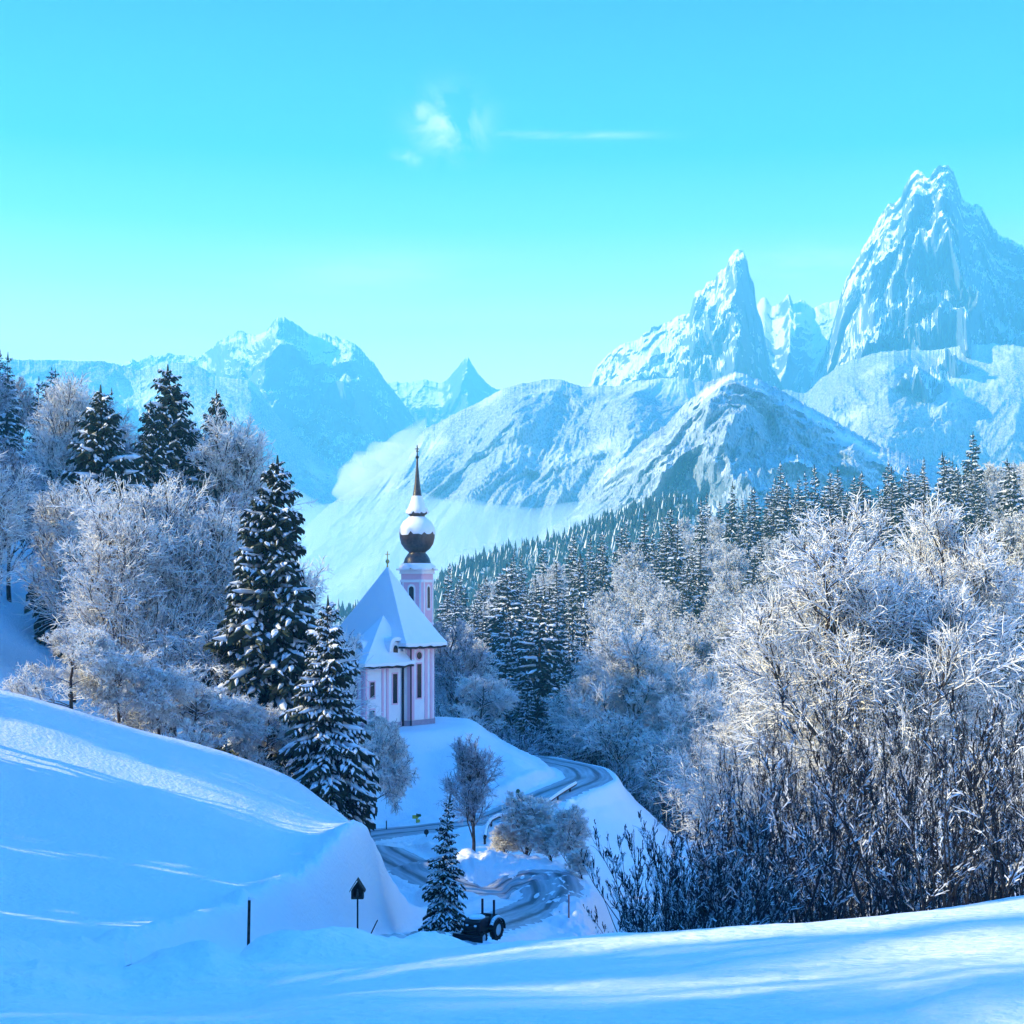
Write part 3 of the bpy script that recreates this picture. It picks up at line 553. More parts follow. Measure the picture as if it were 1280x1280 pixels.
def window(o, ax, nrm, s, w_, z0, z1, arch=True, oval=False, nm='window', t=.10):
    """pink surround with a dark pane in it"""
    o = np.array(o); a = np.array(ax); n = np.array(nrm)
    def shape(w, za, zb, oval):
        if oval:
            return [(w / 2 * math.cos(k), (za + zb) / 2 + (zb - za) / 2 * math.sin(k)) for k in np.linspace(0, 2 * math.pi, 18)[:-1]]
        pts = [(-w / 2, za), (w / 2, za)]
        if arch: pts += [(w / 2 * math.cos(k), zb - w / 2 + w / 2 * math.sin(k)) for k in np.linspace(0, math.pi, 9)]
        else: pts += [(w / 2, zb), (-w / 2, zb)]
        return pts
    def put(name, pts, n0, n1, m, parent):
        b = Buf(); k = len(pts); c = (sum(p[0] for p in pts) / k, sum(p[1] for p in pts) / k)
        V = [];
        for dn in (n0, n1):
            for x, z in pts: q = o + a * (s + x) + n * dn; V.append((q[0], q[1], z))
        q = o + a * (s + c[0]) + n * n1; V.append((q[0], q[1], c[1]))
        b.add(V, [[i, (i + 1) % k, k + (i + 1) % k, k + i] for i in range(k)]); b.add(V, [[k + i, k + (i + 1) % k, 2 * k] for i in range(k)])
        return b.build(name, m, parent)
    fr = put(nm, shape(w_ + .30, z0 - .15, z1 + .15, oval), -.02, .05, M['pink'], CH)
    put('pane', shape(w_, z0, z1, oval), -.02, .065, M['glass'], fr)
window(uv(0, 0), d1, nf_, 2.1, .62, 3.0, 6.5, arch=False)
window(uv(0, 0), d1, nf_, 2.1, .75, 7.0, 7.75, oval=True, nm='oval_window')
window(c1, ax, nn_, .95, .5, 3.0, 6.5); window(c1, ax, nn_, .95, .5, 7.0, 7.6, oval=True, nm='oval_window')
window(oa, d1, nf_, 1.0, .6, 3.35, 4.9, arch=False); window(oa, d1, nf_, 1.0, .6, .85, 2.1, arch=False)
window(oa, d1, nf_, 4.25, .62, 2.6, 5.6, arch=False)
window(oa, d2, ns_, 1.3, .5, 3.3, 4.9, arch=False)
# downpipe at the inner corner
b = Buf(); q0 = uv(.75, -.05) + nf_ * .12; segs(b, [(q0[0], q0[1], .2)], [(q0[0], q0[1], EZ)], .07, .07, 6); q1 = uv(-.12, AV0) + nf_ * .16
segs(b, [(q1[0], q1[1], .2)], [(q1[0], q1[1], AE + .6)], .12, .12, 6); b.build('downpipe', M['fascia'], CH)

def tent(name, corners, apex, eave_z, over, thick, mat_snow, flare=.35, ridge_pts=None, rise=None, seedv=0):
    """steep hipped roof with a bell-cast foot: rings of the eave polygon pulled to the apex, snow slab on top"""
    c = np.array(corners); a = np.array(apex[:2]); rows = 26; V = []
    per = []
    n = len(c)
    for i in range(n):
        p, q = c[i], c[(i + 1) % n]
        for k in range(12): per.append(p + (q - p) * k / 12)
    per = np.array(per); ctr = c.mean(0); m = len(per)
    for j in range(rows):
        t = j / (rows - 1)
        hz_ = t * (apex[2] - eave_z)                       # straight
        bell = flare * (math.exp(-t * 7)) * 1.0            # foot kicks outward
        dirs = per - ctr; dirs /= np.linalg.norm(dirs, axis=1, keepdims=True)
        pts = per + (a - per) * t + dirs * (over * (1 - t) + bell)
        z = eave_z + hz_ - bell * .2 + (vnoise(pts[:, 0] * 1.2 + seedv, pts[:, 1] * 1.2 + t * 5) - .5) * .10 * (1 - t)
        V.append(np.c_[pts, z])
    V = np.array(V); b = Buf(); I = np.array([[j * m + i, j * m + (i + 1) % m, (j + 1) * m + (i + 1) % m, (j + 1) * m + i] for j in range(rows - 1) for i in range(m)])
    b.add(V.reshape(-1, 3), I)
    lo = V[0].copy(); lo[:, 2] -= thick * (.8 + .5 * vnoise(lo[:, 0] * 2, lo[:, 1] * 2)); inn = lo.copy(); inn[:, :2] = ctr + (inn[:, :2] - ctr) * .93
    b.add(np.concatenate([V[0], lo]), [[i, m + i, m + (i + 1) % m, (i + 1) % m] for i in range(m)])
    b.add(np.concatenate([lo, inn]), [[i, m + i, m + (i + 1) % m, (i + 1) % m] for i in range(m)])
    o = b.build(name, mat_snow, CH, smooth=False)
    b2 = Buf(); l2 = inn.copy(); l3 = inn.copy(); l3[:, 2] -= .22; l2[:, :2] = ctr + (l2[:, :2] - ctr) * 1.045; l2[:, 2] -= .02; l3[:, :2] = l2[:, :2]
    l4 = l3.copy(); l4[:, :2] = ctr + (l4[:, :2] - ctr) * .86
    b2.add(np.concatenate([l2, l3]), [[i, m + i, m + (i + 1) % m, (i + 1) % m] for i in range(m)])
    b2.add(np.concatenate([l3, l4]), [[i, m + i, m + (i + 1) % m, (i + 1) % m] for i in range(m)])
    b2.build('eave', M['fascia'], o)
    return o
M['roofsnow'] = mat('roof_snow', (.86, .88, .91), .6, bump=(2, .2, .05))
apex = tuple(uv(2.8, 5.3)) + (16.75,)
roof = tent('nave_roof', [uv(0.0, .0), uv(WL - .5, 0), uv(WL, .5), uv(WL, WV), uv(0, WV)], apex, EZ + .25, .55, .32, M['roofsnow'], .45)
ap2 = tuple(uv(-.2, 2.9)) + (11.6,)
r2 = tent('sacristy_roof', [uv(AU, AV0), uv(.6, AV0), uv(.6, AV1), uv(AU + 1.2, AV1), uv(AU, AV1 - 1.2)], ap2, AE + .2, .5, .3, M['roofsnow'], .4, seedv=9)
# barrel dormer with snow cap at the junction, and a small dormer further left
def dormer(u, v, z, w_, h_, dep, ang):
    b = Buf(); K = 10; ca, sa = math.cos(ang), math.sin(ang); c = uv(u, v)
    def w2(x, y, zz): return (c[0] + x * ca - y * sa, c[1] + x * sa + y * ca, z + zz)
    fr = [(-w_ / 2, 0), (w_ / 2, 0)] + [(w_ / 2 * math.cos(t), h_ * .35 + h_ * .65 * math.sin(t)) for t in np.linspace(0, math.pi, K)]
    k = len(fr); V = [w2(x, 0, q) for x, q in fr] + [w2(x, dep, q) for x, q in fr]
    b.add(V, [[i, (i + 1) % k, k + (i + 1) % k, k + i] for i in range(k)]); b.add(V + [w2(0, 0, h_ * .4)], [[i, (i + 1) % k, 2 * k] for i in range(k)])
    o = b.build('dormer', M['white'], CH)
    b = Buf(); s = np.linspace(-.15, math.pi + .15, 14); o1 = [(w_ * .60 * math.cos(t), h_ * .35 + h_ * .72 * math.sin(t)) for t in s]; o2 = [(w_ * .72 * math.cos(t), h_ * .35 + h_ * (1.1 + .1 * math.sin(3 * t)) * math.sin(t)) for t in s]
    m = len(s); V = [w2(x, -.25, q) for x, q in o1] + [w2(x, -.25, q) for x, q in o2] + [w2(x, dep, q) for x, q in o2]
    b.add(V, [[i, i + 1, m + i + 1, m + i] for i in range(m - 1)] + [[m + i, m + i + 1, 2 * m + i + 1, 2 * m + i] for i in range(m - 1)]); b.build('dormer_snow', M['roofsnow'], o)
    b = Buf(); V = [w2(x * .45, -.03, .15 + q * .6) for x, q in fr]; b.add(V + [w2(0, -.03, .3)], [[i, (i + 1) % k, k] for i in range(k)]); b.build('pane', M['glass'], o)
dormer(-1.0, .35, AE + .9, 1.5, 1.3, 1.6, A)
dormer(-4.2, 2.2, AE + 1.2, .8, .8, 1.6, A - math.pi / 2 + .1)
# gilded cross on the nave roof
def cross(b, c, h, w_, t):
    x, y, z = c; segs(b, [(x, y, z)], [(x, y, z + h)], t, t, 6, cap=False); box(b, (x, y, z + h), (t * 1.6, t * 1.6, t)); box(b, (x, y, z + h * .68), (w_, t * 1.5, t * 1.5))
b = Buf(); lathe(b, [(.02, 0), (.10, .1), (.06, .4), (.20, .62), (.22, .72), (.12, .9), (.03, .95)], 12, (apex[0], apex[1], apex[2] - .2)); cross(b, (apex[0], apex[1], apex[2] + .6), .95, .5, .05)
b.build('roof_cross', M['gold'], CH)
# tower
tw = P(521.5, 700, 158) - np.array([-11.02, 148.0, -13.98]); tx, ty = tw[0], tw[1]; TA = R(-23)
def tz(py): return (HY - py) / F * 158 + 13.98
def sq(h, ch=.0):
    pts = []
    for k in range(4):
        a0 = TA + k * math.pi / 2; c_ = np.array([math.cos(a0), math.sin(a0)]); n_ = np.array([-math.sin(a0), math.cos(a0)])
        pts += [np.array([tx, ty]) + c_ * h - n_ * (h - ch), np.array([tx, ty]) + c_ * h + n_ * (h - ch)]
    return pts
TH_ = 1.36
b = Buf(); prism(b, sq(TH_, .18), -.5, tz(713)); twr = b.build('tower', M['pink'], CH)
b = Buf(); prism(b, sq(TH_ + .10, .2), tz(728), tz(724.5)); prism(b, sq(TH_ + .14, .2), tz(717.5), tz(713)); prism(b, sq(TH_ + .42, .25), tz(713), tz(711)); prism(b, sq(TH_ + .08, .2), tz(781), tz(778))
for k in range(4):   # pale corner strips
    a0 = TA + k * math.pi / 2; c_ = np.array([math.cos(a0), math.sin(a0)]); n_ = np.array([-math.sin(a0), math.cos(a0)]); o = np.array([tx, ty]) + c_ * TH_
    for s in (-1, 1):
        lo_, hi_ = sorted((s * (TH_ - .2), s * (TH_ - .42))); strip_on(b, o, n_, lo_, hi_, tz(778), tz(728), .05, c_)
b.build('cornice', M['white'], twr)
for k in range(4):
    a0 = TA + k * math.pi / 2; c_ = np.array([math.cos(a0), math.sin(a0)]); n_ = np.array([-math.sin(a0), math.cos(a0)]); o = np.array([tx, ty]) + c_ * TH_
    for nm, ww, za, zb_, dn, mm in (('belfry_window', .95, tz(763), tz(730), .04, M['white']), ('louvre', .58, tz(760), tz(733), .06, M['glass'])):
        b = Buf(); pts = [(-ww / 2, za), (ww / 2, za)] + [(ww / 2 * math.cos(t), zb_ - ww / 2 + ww / 2 * math.sin(t)) for t in np.linspace(0, math.pi, 9)]
        kk = len(pts); V = [tuple(o + n_ * x + c_ * q) + (z,) for q in (-.02, dn) for x, z in pts] + [tuple(o + c_ * dn) + ((za + zb_) / 2,)]
        b.add(V, [[i, (i + 1) % kk, kk + (i + 1) % kk, kk + i] for i in range(kk)]); b.add(V, [[kk + i, kk + (i + 1) % kk, 2 * kk] for i in range(kk)])
        ob = b.build(nm, mm, twr)
# onion helmet: dark shingles below, snow lying on the upper curves
m_ = 158 / F
def prof(pts): return [(w_ * m_, tz(y)) for w_, y in pts]
dome = Buf(); lathe(dome, prof([(22.5, 711), (20, 708), (17, 703), (15.5, 698), (13, 694), (10.5, 691), (11, 690), (16, 686), (20, 680), (22, 672), (22, 666), (20.5, 659), (16.5, 652), (11.5, 648), (9.5, 646), (9.5, 644.5), (13, 641.5), (13.5, 640), (10, 634), (6.8, 625), (5.2, 617), (3.6, 606), (2.3, 592), (1.5, 583), (1.2, 573), (0.2, 571)]), 32, (tx, ty, 0))
onion = dome.build('onion_dome', M['shingle'], CH, smooth=True)
sn = Buf()
def snowcap(pts, edge_noise, n=40, off=.9):
    p = np.array(prof(pts)); mm = len(p); t = np.arange(n) * 2 * math.pi / n; V = np.zeros((mm, n, 3))
    for i in range(mm):
        rr = p[i, 0] + off * m_ * (1 if 0 < i else .2); dz = (vnoise(t * 5 + i * 0, t * 0 + 4) - .5) * edge_noise * m_ * (1 if i < 2 else 0)
        V[i, :, 0] = tx + rr * np.cos(t); V[i, :, 1] = ty + rr * np.sin(t); V[i, :, 2] = p[i, 1] + dz
    sn = Buf(); sn.add(V.reshape(-1, 3), [[i * n + j, i * n + (j + 1) % n, (i + 1) * n + (j + 1) % n, (i + 1) * n + j] for i in range(mm - 1) for j in range(n)]); sn.build('dome_snow', M['roofsnow'], onion, smooth=True)
snowcap([(22, 667), (21.8, 665), (20.5, 659), (16.5, 652), (11.5, 648), (9.7, 646)], 6)
snowcap([(13.2, 641.2), (13.5, 640), (10, 634), (6.8, 625), (5.6, 620)], 4)
snowcap([(22.4, 711.5), (22, 709.5), (19.2, 705.6), (18.2, 704.2)], 3)
# dark dormer-like patches bare of snow stay visible on the skirt; pinnacle with ball and cross
b = Buf(); lathe(b, prof([(0.3, 574), (1.6, 573), (2.3, 571.5), (1.8, 570), (.6, 569)]), 14, (tx, ty, 0)); cross(b, (tx, ty, tz(570)), 13 * m_, 5.5 * m_, .07); box(b, (tx, ty, tz(564)), (3.6 * m_, .12, .1))
b.build('spire_cross', M['iron'], onion)

# ------------------------------------------------------------------ trees
def spruce(Hh, Rr, nwh, nb, seed, snowy=.8, full=False, detail=8):
    """unit-less tree of height Hh: trunk mesh, needle mesh, snow mesh"""
    g = np.random.default_rng(seed)
    tr, cr_, sn_ = Buf(), Buf(), Buf()
    zs = np.linspace(0, Hh, 7); cx = g.normal(0, .012 * Hh, 7) * (zs / Hh); cyy = g.normal(0, .012 * Hh, 7) * (zs / Hh)
    rr = .016 * Hh * (1 - zs / Hh * .93)
    segs(tr, np.c_[cx, cyy, zs][:-1], np.c_[cx, cyy, zs][1:], rr[:-1], rr[1:], 7)
    t = []; az = []
    for i in range(nwh):
        ti = .05 + .94 * (i / nwh)**1.02; k = max(3, int(nb * (1 - ti * .55)))
        t += list(np.clip(ti + g.normal(0, .010, k), .04, .985)); az += list(g.random() * 6.28 + np.arange(k) * 6.283 / k + g.normal(0, .25, k))
    t = np.array(t); az = np.array(az); n = len(t)
    lobes = 1 + .16 * np.sin(az * 2 + g.random() * 6) * np.sin(t * 14 + g.random() * 6)
    Lb = Rr * ((1 - t)**.72 + .035) * g.uniform(.62, 1.15, n) * lobes * np.where(t < .15, .8 + t * 1.3, 1)
    h = np.c_[np.cos(az), np.sin(az), np.zeros(n)]
    base = np.c_[np.interp(t * Hh, zs, cx), np.interp(t * Hh, zs, cyy), t * Hh]
    droop = (.55 - .55 * t) * g.uniform(.7, 1.35, n); rise0 = .10 + .55 * t**2
    K = 6; S = np.linspace(0, 1, K)
    ax = np.zeros((n, K, 3))
    for k, s in enumerate(S):
        ax[:, k] = base + h * (Lb * s)[:, None]; ax[:, k, 2] += Lb * (rise0 * s - (droop + rise0 * .5) * s**1.8 + .12 * s**4)
    side = np.c_[-h[:, 1], h[:, 0], np.zeros(n)]
    # branchlets: leaf-like drooping ribbons on both sides
    q = detail
    for k in range(q):
        s = (k + .7 + g.random(n) * .6) / (q + .6); s = np.clip(s, .05, .99); i = np.minimum((s * (K - 1)).astype(int), K - 2); f = s * (K - 1) - i
        p0 = ax[np.arange(n), i] * (1 - f)[:, None] + ax[np.arange(n), i + 1] * f[:, None]
        for sg in (-1, 1):
            ln = Lb * (.36 * (1 - s * .62) + .07) * g.uniform(.6, 1.25, n) + .05 * Hh / 18
            d = unit(side * sg * g.uniform(.6, 1, n)[:, None] + h * g.uniform(.35, .9, n)[:, None])
            p1 = p0 + d * ln[:, None]; p1[:, 2] -= ln * g.uniform(.25, .75, n)
            mid = (p0 + p1) / 2; mid[:, 2] += ln * .10
            wd = ln * .26 + .03 * Hh / 18; wv = unit(np.cross(p1 - p0, np.array([0, 0, 1.]))) * wd[:, None]; dn = np.c_[np.zeros(n), np.zeros(n), wd * .7]
            V = np.stack([p0, mid + wv - dn, p1, mid - wv - dn, mid], 1).reshape(-1, 3); B = np.arange(n)[:, None] * 5
            cr_.add(V, np.concatenate([B + [0, 1, 4], B + [1, 2, 4], B + [2, 3, 4], B + [3, 0, 4]]))
            # hanging fringe
            V = np.stack([p0, p1, p1 - [0, 0, 1] * (ln * .38)[:, None], p0 - [0, 0, 1] * (ln * .30)[:, None]], 1).reshape(-1, 3); cr_.add(V, np.arange(n)[:, None] * 4 + np.arange(4))
            m = g.random(n) < snowy * (.80 if full else .62)
            if m.any():
                a0, a1 = p0[m] * .75 + p1[m] * .25, p0[m] * .12 + p1[m] * .88; up = np.c_[np.zeros(m.sum()), np.zeros(m.sum()), wd[m] * .25]
                mm = (a0 + a1) / 2 + up * 1.5
                rs = wd[m] * g.uniform(.32, .75, m.sum())
                segs(sn_, a0 + up, mm, rs * .35, rs, 5); segs(sn_, mm, a1 + up * .5, rs, rs * .15, 5)
    # bough axes: needles under, snow pad on top
    th_ = (.035 * Lb + .02 * Hh / 18)
    for k in range(K - 1):
        segs(cr_, ax[:, k], ax[:, k + 1], th_ * (1 - S[k] * .7), th_ * (1 - S[k + 1] * .7), 3)
    m = g.random(n) < snowy; w0 = (.060 * Lb + .035 * Hh / 18)[m] * g.uniform(.7, 1.5, m.sum()); w1 = np.zeros_like(w0)
    for k in range(1, K - 1):
        w1 = (.060 * Lb + .035 * Hh / 18)[m] * g.uniform(.5, 1.6, m.sum()) * (1 - .4 * S[k + 1]) * (0.15 if k == K - 2 else 1); u_ = np.array([0, 0, 1.]) * (th_[m] * .9)[:, None]
        segs(sn_, ax[m, k] + u_, ax[m, k + 1] + u_, w0, w1, 5); w0 = w1
    # leader
    segs(cr_, [(cx[-1], cyy[-1], Hh * .93)], [(cx[-1], cyy[-1], Hh * 1.01)], .012 * Hh, .002 * Hh, 5)
    segs(sn_, [(cx[-1] + .004 * Hh, cyy[-1], Hh * .945)], [(cx[-1], cyy[-1], Hh * .985)], .010 * Hh, .004 * Hh, 5)
    return tr, cr_, sn_
def grow(P0, D, Ln, Rd, g, nseg, bend, grav):
    """curved branches: returns points (n, nseg+1, 3) and radii"""
    n = len(P0); pts = np.zeros((n, nseg + 1, 3)); pts[:, 0] = P0; d = D.copy()
    for k in range(nseg):
        d = unit(d + g.normal(0, bend, (n, 3)) + np.array([0, 0, grav])); pts[:, k + 1] = pts[:, k] + d * (Ln / nseg)[:, None]
    return pts
def children(pts, g, cnt, smin, spread, up, lscale, Ln, phase=True):
    n, K, _ = pts.shape; s = g.uniform(smin, 1, (n, cnt)); i = np.minimum((s * (K - 1)).astype(int), K - 2); f = (s * (K - 1) - i)[..., None]
    a = np.arange(n)[:, None]; p = pts[a, i] * (1 - f) + pts[a, i + 1] * f; ax = unit(pts[a, i + 1] - pts[a, i])
    rnd = unit(g.normal(0, 1, (n, cnt, 3))); perp = unit(np.cross(ax, rnd)); sp = g.uniform(*spread, (n, cnt))[..., None]
    d = unit(ax * np.cos(sp) + perp * np.sin(sp) + np.array([0, 0, up])); ln = Ln[:, None] * g.uniform(*lscale, (n, cnt)) * (1.15 - .55 * s)
    return p.reshape(-1, 3), d.reshape(-1, 3), ln.ravel()
def decid(Hh, seed, n1=11, n2=8, n3=7, n4=6, twig=.03, spread=(.45, 1.0), up=.15, trunkf=.72, drop=0.0, limb_min=.25, nseg=4, dark=.38):
    g = np.random.default_rng(seed); tr, cr_ = Buf(), Buf()
    T = grow(np.zeros((1, 3)), np.array([[g.normal(0, .06), g.normal(0, .06), 1.]]), np.array([Hh * trunkf]), None, g, 8, .05, .05)
    rt = .018 * Hh; rr = np.linspace(rt, rt * .25, 9)
    for k in range(8): segs(tr, T[:, k], T[:, k + 1], rr[k], rr[k + 1], 7)
    def emit(buf, pts, r0, r1, k, every=1):
        K = pts.shape[1]
        for j in range(K - 1):
            a = r0 + (r1 - r0) * j / (K - 1); c = r0 + (r1 - r0) * (j + 1) / (K - 1); segs(buf, pts[:, j], pts[:, j + 1], a, c, k)
    p, d, l = children(T, g, n1, limb_min, spread, up, (.36, .58), np.array([Hh * .9])); L1 = grow(p, d, l, None, g, nseg + 1, .13, .07 - drop)
    emit(tr, L1, rt * .42, rt * .10, 5)
    p, d, l = children(L1, g, n2, .2, (.4, .95), .12, (.42, .7), l); L2 = grow(p, d, l, None, g, nseg, .18, .04 - drop)
    emit(tr, L2, rt * .15, twig * 1.0, 4)
    p, d, l = children(L2, g, n3, .12, (.4, 1.0), .08, (.42, .75), l); L3 = grow(p, d, l, None, g, 3, .22, .02 - drop)
    dk = g.random(len(L3)) < dark; emit(tr, L3[dk], twig * .9, twig * .7, 3); emit(cr_, L3[~dk], twig * .9, twig * .8, 3)
    p, d, l = children(L3, g, n4, .1, (.4, 1.1), .06, (.40, .8), l); l = np.maximum(l, Hh * .018); L4 = grow(p, d, l, None, g, 2, .25, .0 - drop * .6)
    dk = g.random(len(L4)) < dark * .6; emit(tr, L4[dk], twig * .7, twig * .4, 3); emit(cr_, L4[~dk], twig * .75, twig * .45, 3)
    return tr, cr_
def sapling(Hh, seed, nst=1, nb=26, lean=.06, twig=.014, spread=(.35, .7)):
    g = np.random.default_rng(seed); tr, cr_ = Buf(), Buf()
    p0 = np.c_[g.normal(0, .12 * nst**.5, nst), g.normal(0, .12 * nst**.5, nst), np.zeros(nst)]
    d0 = unit(np.c_[g.normal(0, lean, nst), g.normal(0, lean, nst), np.ones(nst)]); l0 = Hh * g.uniform(.65, 1, nst)
    T = grow(p0, d0, l0, None, g, 8, .035, .03); r = .006 * Hh
    for k in range(8): segs(tr, T[:, k], T[:, k + 1], r * (1 - k / 8.6), r * (1 - (k + 1) / 8.6), 5)
    p, d, l = children(T, g, nb, .12, spread, .35, (.08, .26), l0); A_ = grow(p, d, l, None, g, 4, .10, .09)
    for k in range(4): segs(cr_, A_[:, k], A_[:, k + 1], r * .28 * (1 - k / 5), r * .28 * (1 - (k + 1) / 5), 3)
    p, d, l = children(A_, g, 5, .1, (.3, .75), .2, (.25, .55), l); B_ = grow(p, d, l, None, g, 2, .12, .05)
    for k in range(2): segs(cr_, B_[:, k], B_[:, k + 1], twig * (1 - k * .3), twig * (.7 - k * .3), 3)
    p, d, l = children(B_, g, 2, .2, (.3, .8), .1, (.3, .6), l); C_ = grow(p, d, l, None, g, 1, .1, .03)
    segs(cr_, C_[:, 0], C_[:, 1], twig * .7, twig * .4, 3)
    return tr, cr_, B_
class Proto:
    def __init__(s, name, meshes): s.name = name; s.meshes = meshes          # meshes: (part name, mesh)
    def put(s, loc, rz=0, scale=1, sz_=None, label=None, cat='tree', group=None, tilt=(0, 0)):
        o = bpy.data.objects.new(s.name, None); COL.objects.link(o); o.location = loc; o.rotation_euler = (tilt[0], tilt[1], rz); o.scale = (scale, scale, sz_ or scale)
        for nm, me in s.meshes:
            c = bpy.data.objects.new(nm, me); COL.objects.link(c); c.parent = o
        tag(o, label, cat, group); return o
def mk_spruce(*a, **k):
    tr, c, s = spruce(*a, **k); return Proto('spruce', [('trunk', tr.mesh('trunk', M['bark'])), ('crown', c.mesh('crown', M['needle'])), ('snow_load', s.mesh('snow_load', M['snowpad'], True))])
def mk_decid(Hh, seed, frost='frost', name='frosted_tree', **k):
    tr, c = decid(Hh, seed, **k); return Proto(name, [('trunk', tr.mesh('trunk', M['limb'])), ('crown', c.mesh('crown', M[frost]))])
def mk_sapling(Hh, seed, name='bare_sapling', mat2='saplimb', **k):
    tr, c, _ = sapling(Hh, seed, **k); return Proto(name, [('trunk', tr.mesh('trunk', M['darkbark'])), ('crown', c.mesh('crown', M[mat2]))])
# far forest prototypes (18 m spruces, 12 m frosted broadleaves)
SPF = [mk_spruce(18, 3.0 + .35 * i, 22, 8, 40 + i, snowy=.62, detail=3) for i in range(5)]
DCF = [mk_decid(12, 60 + i, n1=14, n2=8, n3=6, n4=5, twig=.05, limb_min=.18, spread=(.4, 1.1)) for i in range(6)]
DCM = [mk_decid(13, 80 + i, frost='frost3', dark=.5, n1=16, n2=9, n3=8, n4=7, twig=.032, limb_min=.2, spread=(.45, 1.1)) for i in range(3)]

# right-hand slope. Dark conifer groups as (column, row, half width, half height) of where they show
darkg = [(985, 640, 105, 42), (925, 650, 40, 40), (1060, 640, 60, 30), (830, 715, 32, 38), (760, 710, 25, 25), (575, 765, 38, 40), (660, 800, 45, 75), (715, 800, 30, 70), (700, 860, 55, 60), (955, 728, 16, 28), (880, 765, 14, 40), (850, 770, 14, 25), (640, 900, 40, 40), (730, 740, 24, 28), (1180, 660, 90, 50), (1240, 800, 40, 60), (800, 820, 12, 20), (600, 735, 20, 18), (1010, 880, 14, 24), (940, 905, 10, 20), (870, 700, 14, 30)]
def is_dark(px, py): return any(((px - a) / c)**2 + ((py - b_) / d)**2 < 1 for a, b_, c, d in darkg)
g = np.random.default_rng(21); placed = []; nS = nD = 0
cand = []
for i in range(9000):
    px = g.uniform(548, 1420); r = g.uniform(172, 425) if g.random() < .8 else g.uniform(150, 200)
    t = R(th(px)); x, y = r * math.sin(t), r * math.cos(t)
    cand.append((r, px, x, y))
def skyline(px): return np.interp(px, [-200, 150, 185, 212, 240, 300, 335, 352, 380, 400, 430], [440, 440, 470, 500, 545, 530, 540, 590, 640, 740, 760])
GRP_S, GRP_D = 'snow dusted spruces of the wooded slope right of the church', 'frost covered broadleaved trees of the wooded slope right of the church'
roadpts = np.concatenate([road_lower, road_upper])[::3, :2]
for r, px, x, y in cand:
    z = H(x, y); py = HY - z / y * F; hpx = 12 / r * F
    if r < 178 and px < 760: continue
    if np.min(np.hypot(roadpts[:, 0] - x, roadpts[:, 1] - y)) < 6: continue
    dk = is_dark(px, py - hpx * .7)
    md = (3.3 if dk else 5.6) * (1 if r < 300 else 1.15)
    if any((x - a)**2 + (y - b_)**2 < (md * .5 + c * .5)**2 for a, b_, c in placed): continue
    if (nS if dk else nD) >= (235 if dk else 262): continue
    placed.append((x, y, md))
    if dk:
        s = g.uniform(.62, 1.12); nS += 1; SPF[nS % 5].put((x, y, z - .3), g.random() * 6.28, s * g.uniform(.8, 1.3), s * g.uniform(.85, 1.15), 'snow dusted dark spruce among the others on the wooded slope right of the church', 'tree', GRP_S, (g.normal(0, .025), g.normal(0, .025)))
    else:
        s = g.uniform(.75, 1.2); nD += 1; DCF[nD % 6].put((x, y, z - .3), g.random() * 6.28, s, s * g.uniform(.9, 1.1), 'frost covered pale broadleaved tree among the others on the wooded slope', 'tree', GRP_D)
print('forest', nS, nD)
# understory of the same slope: nobody could count it
b = Buf(); n = 5200; px = g.uniform(545, 1400, n); r = g.uniform(150, 430, n)
X = []; 
for p_, r_ in zip(px, r):
    if r_ < 172 and p_ < 770: continue
    t = R(th(p_)); x, y = r_ * math.sin(t), r_ * math.cos(t)
    if np.min(np.hypot(roadpts[:, 0] - x, roadpts[:, 1] - y)) < 4: continue
    X.append((x, y, H(x, y)))
X = np.array(X); n = len(X); Bp = np.repeat(X, 9, 0); dd = unit(g.normal(0, .55, (n * 9, 3)) + np.array([0, 0, 1.1])); ln = g.uniform(1.2, 4.0, n * 9)
A_ = grow(Bp, dd, ln, None, g, 3, .15, 0)
for k in range(3): segs(b, A_[:, k], A_[:, k + 1], .05, .035, 3)
p, d, l = children(A_, g, 5, .2, (.4, 1.1), 0, (.3, .6), ln); C_ = grow(p, d, l, None, g, 1, .1, 0); segs(b, C_[:, 0], C_[:, 1], .035, .02, 3)
o = b.build('undergrowth', M['brush']); tag(o, 'frosted undergrowth between the trees of the slope', 'undergrowth', kind='stuff')

# far wood on the ridge behind: one mass
b = Buf(); crest = RV; nrow = 80; nc = RV.shape[1]; n = 8500
ii = g.integers(38, nrow - 1, n); ii[:1200] = nrow - 1 - g.integers(0, 4, 1200); jj = g.integers(0, nc, n); base = RV[ii, jj] + np.c_[g.normal(0, 1.5, n), g.normal(0, 2, n), np.zeros(n)]
hh = g.uniform(5, 14, n); ww = hh * g.uniform(.12, .24, n)
for k, (z0, z1, wa, wb) in enumerate(((.05, .5, 1, .42), (.35, .78, .72, .25), (.62, 1.05, .42, .03))):
    P0 = base + np.c_[np.zeros(n), np.zeros(n), hh * z0]; P1 = base + np.c_[np.zeros(n), np.zeros(n), hh * z1]; segs(b, P0, P1 + np.c_[g.normal(0, .4, n), g.normal(0, .4, n), g.normal(0, .5, n)], ww * wa, ww * wb, 5, mi=0)
mask = g.random(n) < .35; segs(b, base[mask] + np.c_[g.normal(0, .4, mask.sum()) - .6, g.normal(0, .3, mask.sum()), hh[mask] * .3], base[mask] + np.c_[np.zeros(mask.sum()), np.zeros(mask.sum()), hh[mask] * 1.03], ww[mask] * .55, ww[mask] * .05, 4, mi=1)
n2 = 900; jj = g.integers(0, nc, n2); ii = nrow - 1 - g.integers(0, 30, n2); base = RV[ii, jj]; hh = g.uniform(4, 8, n2)
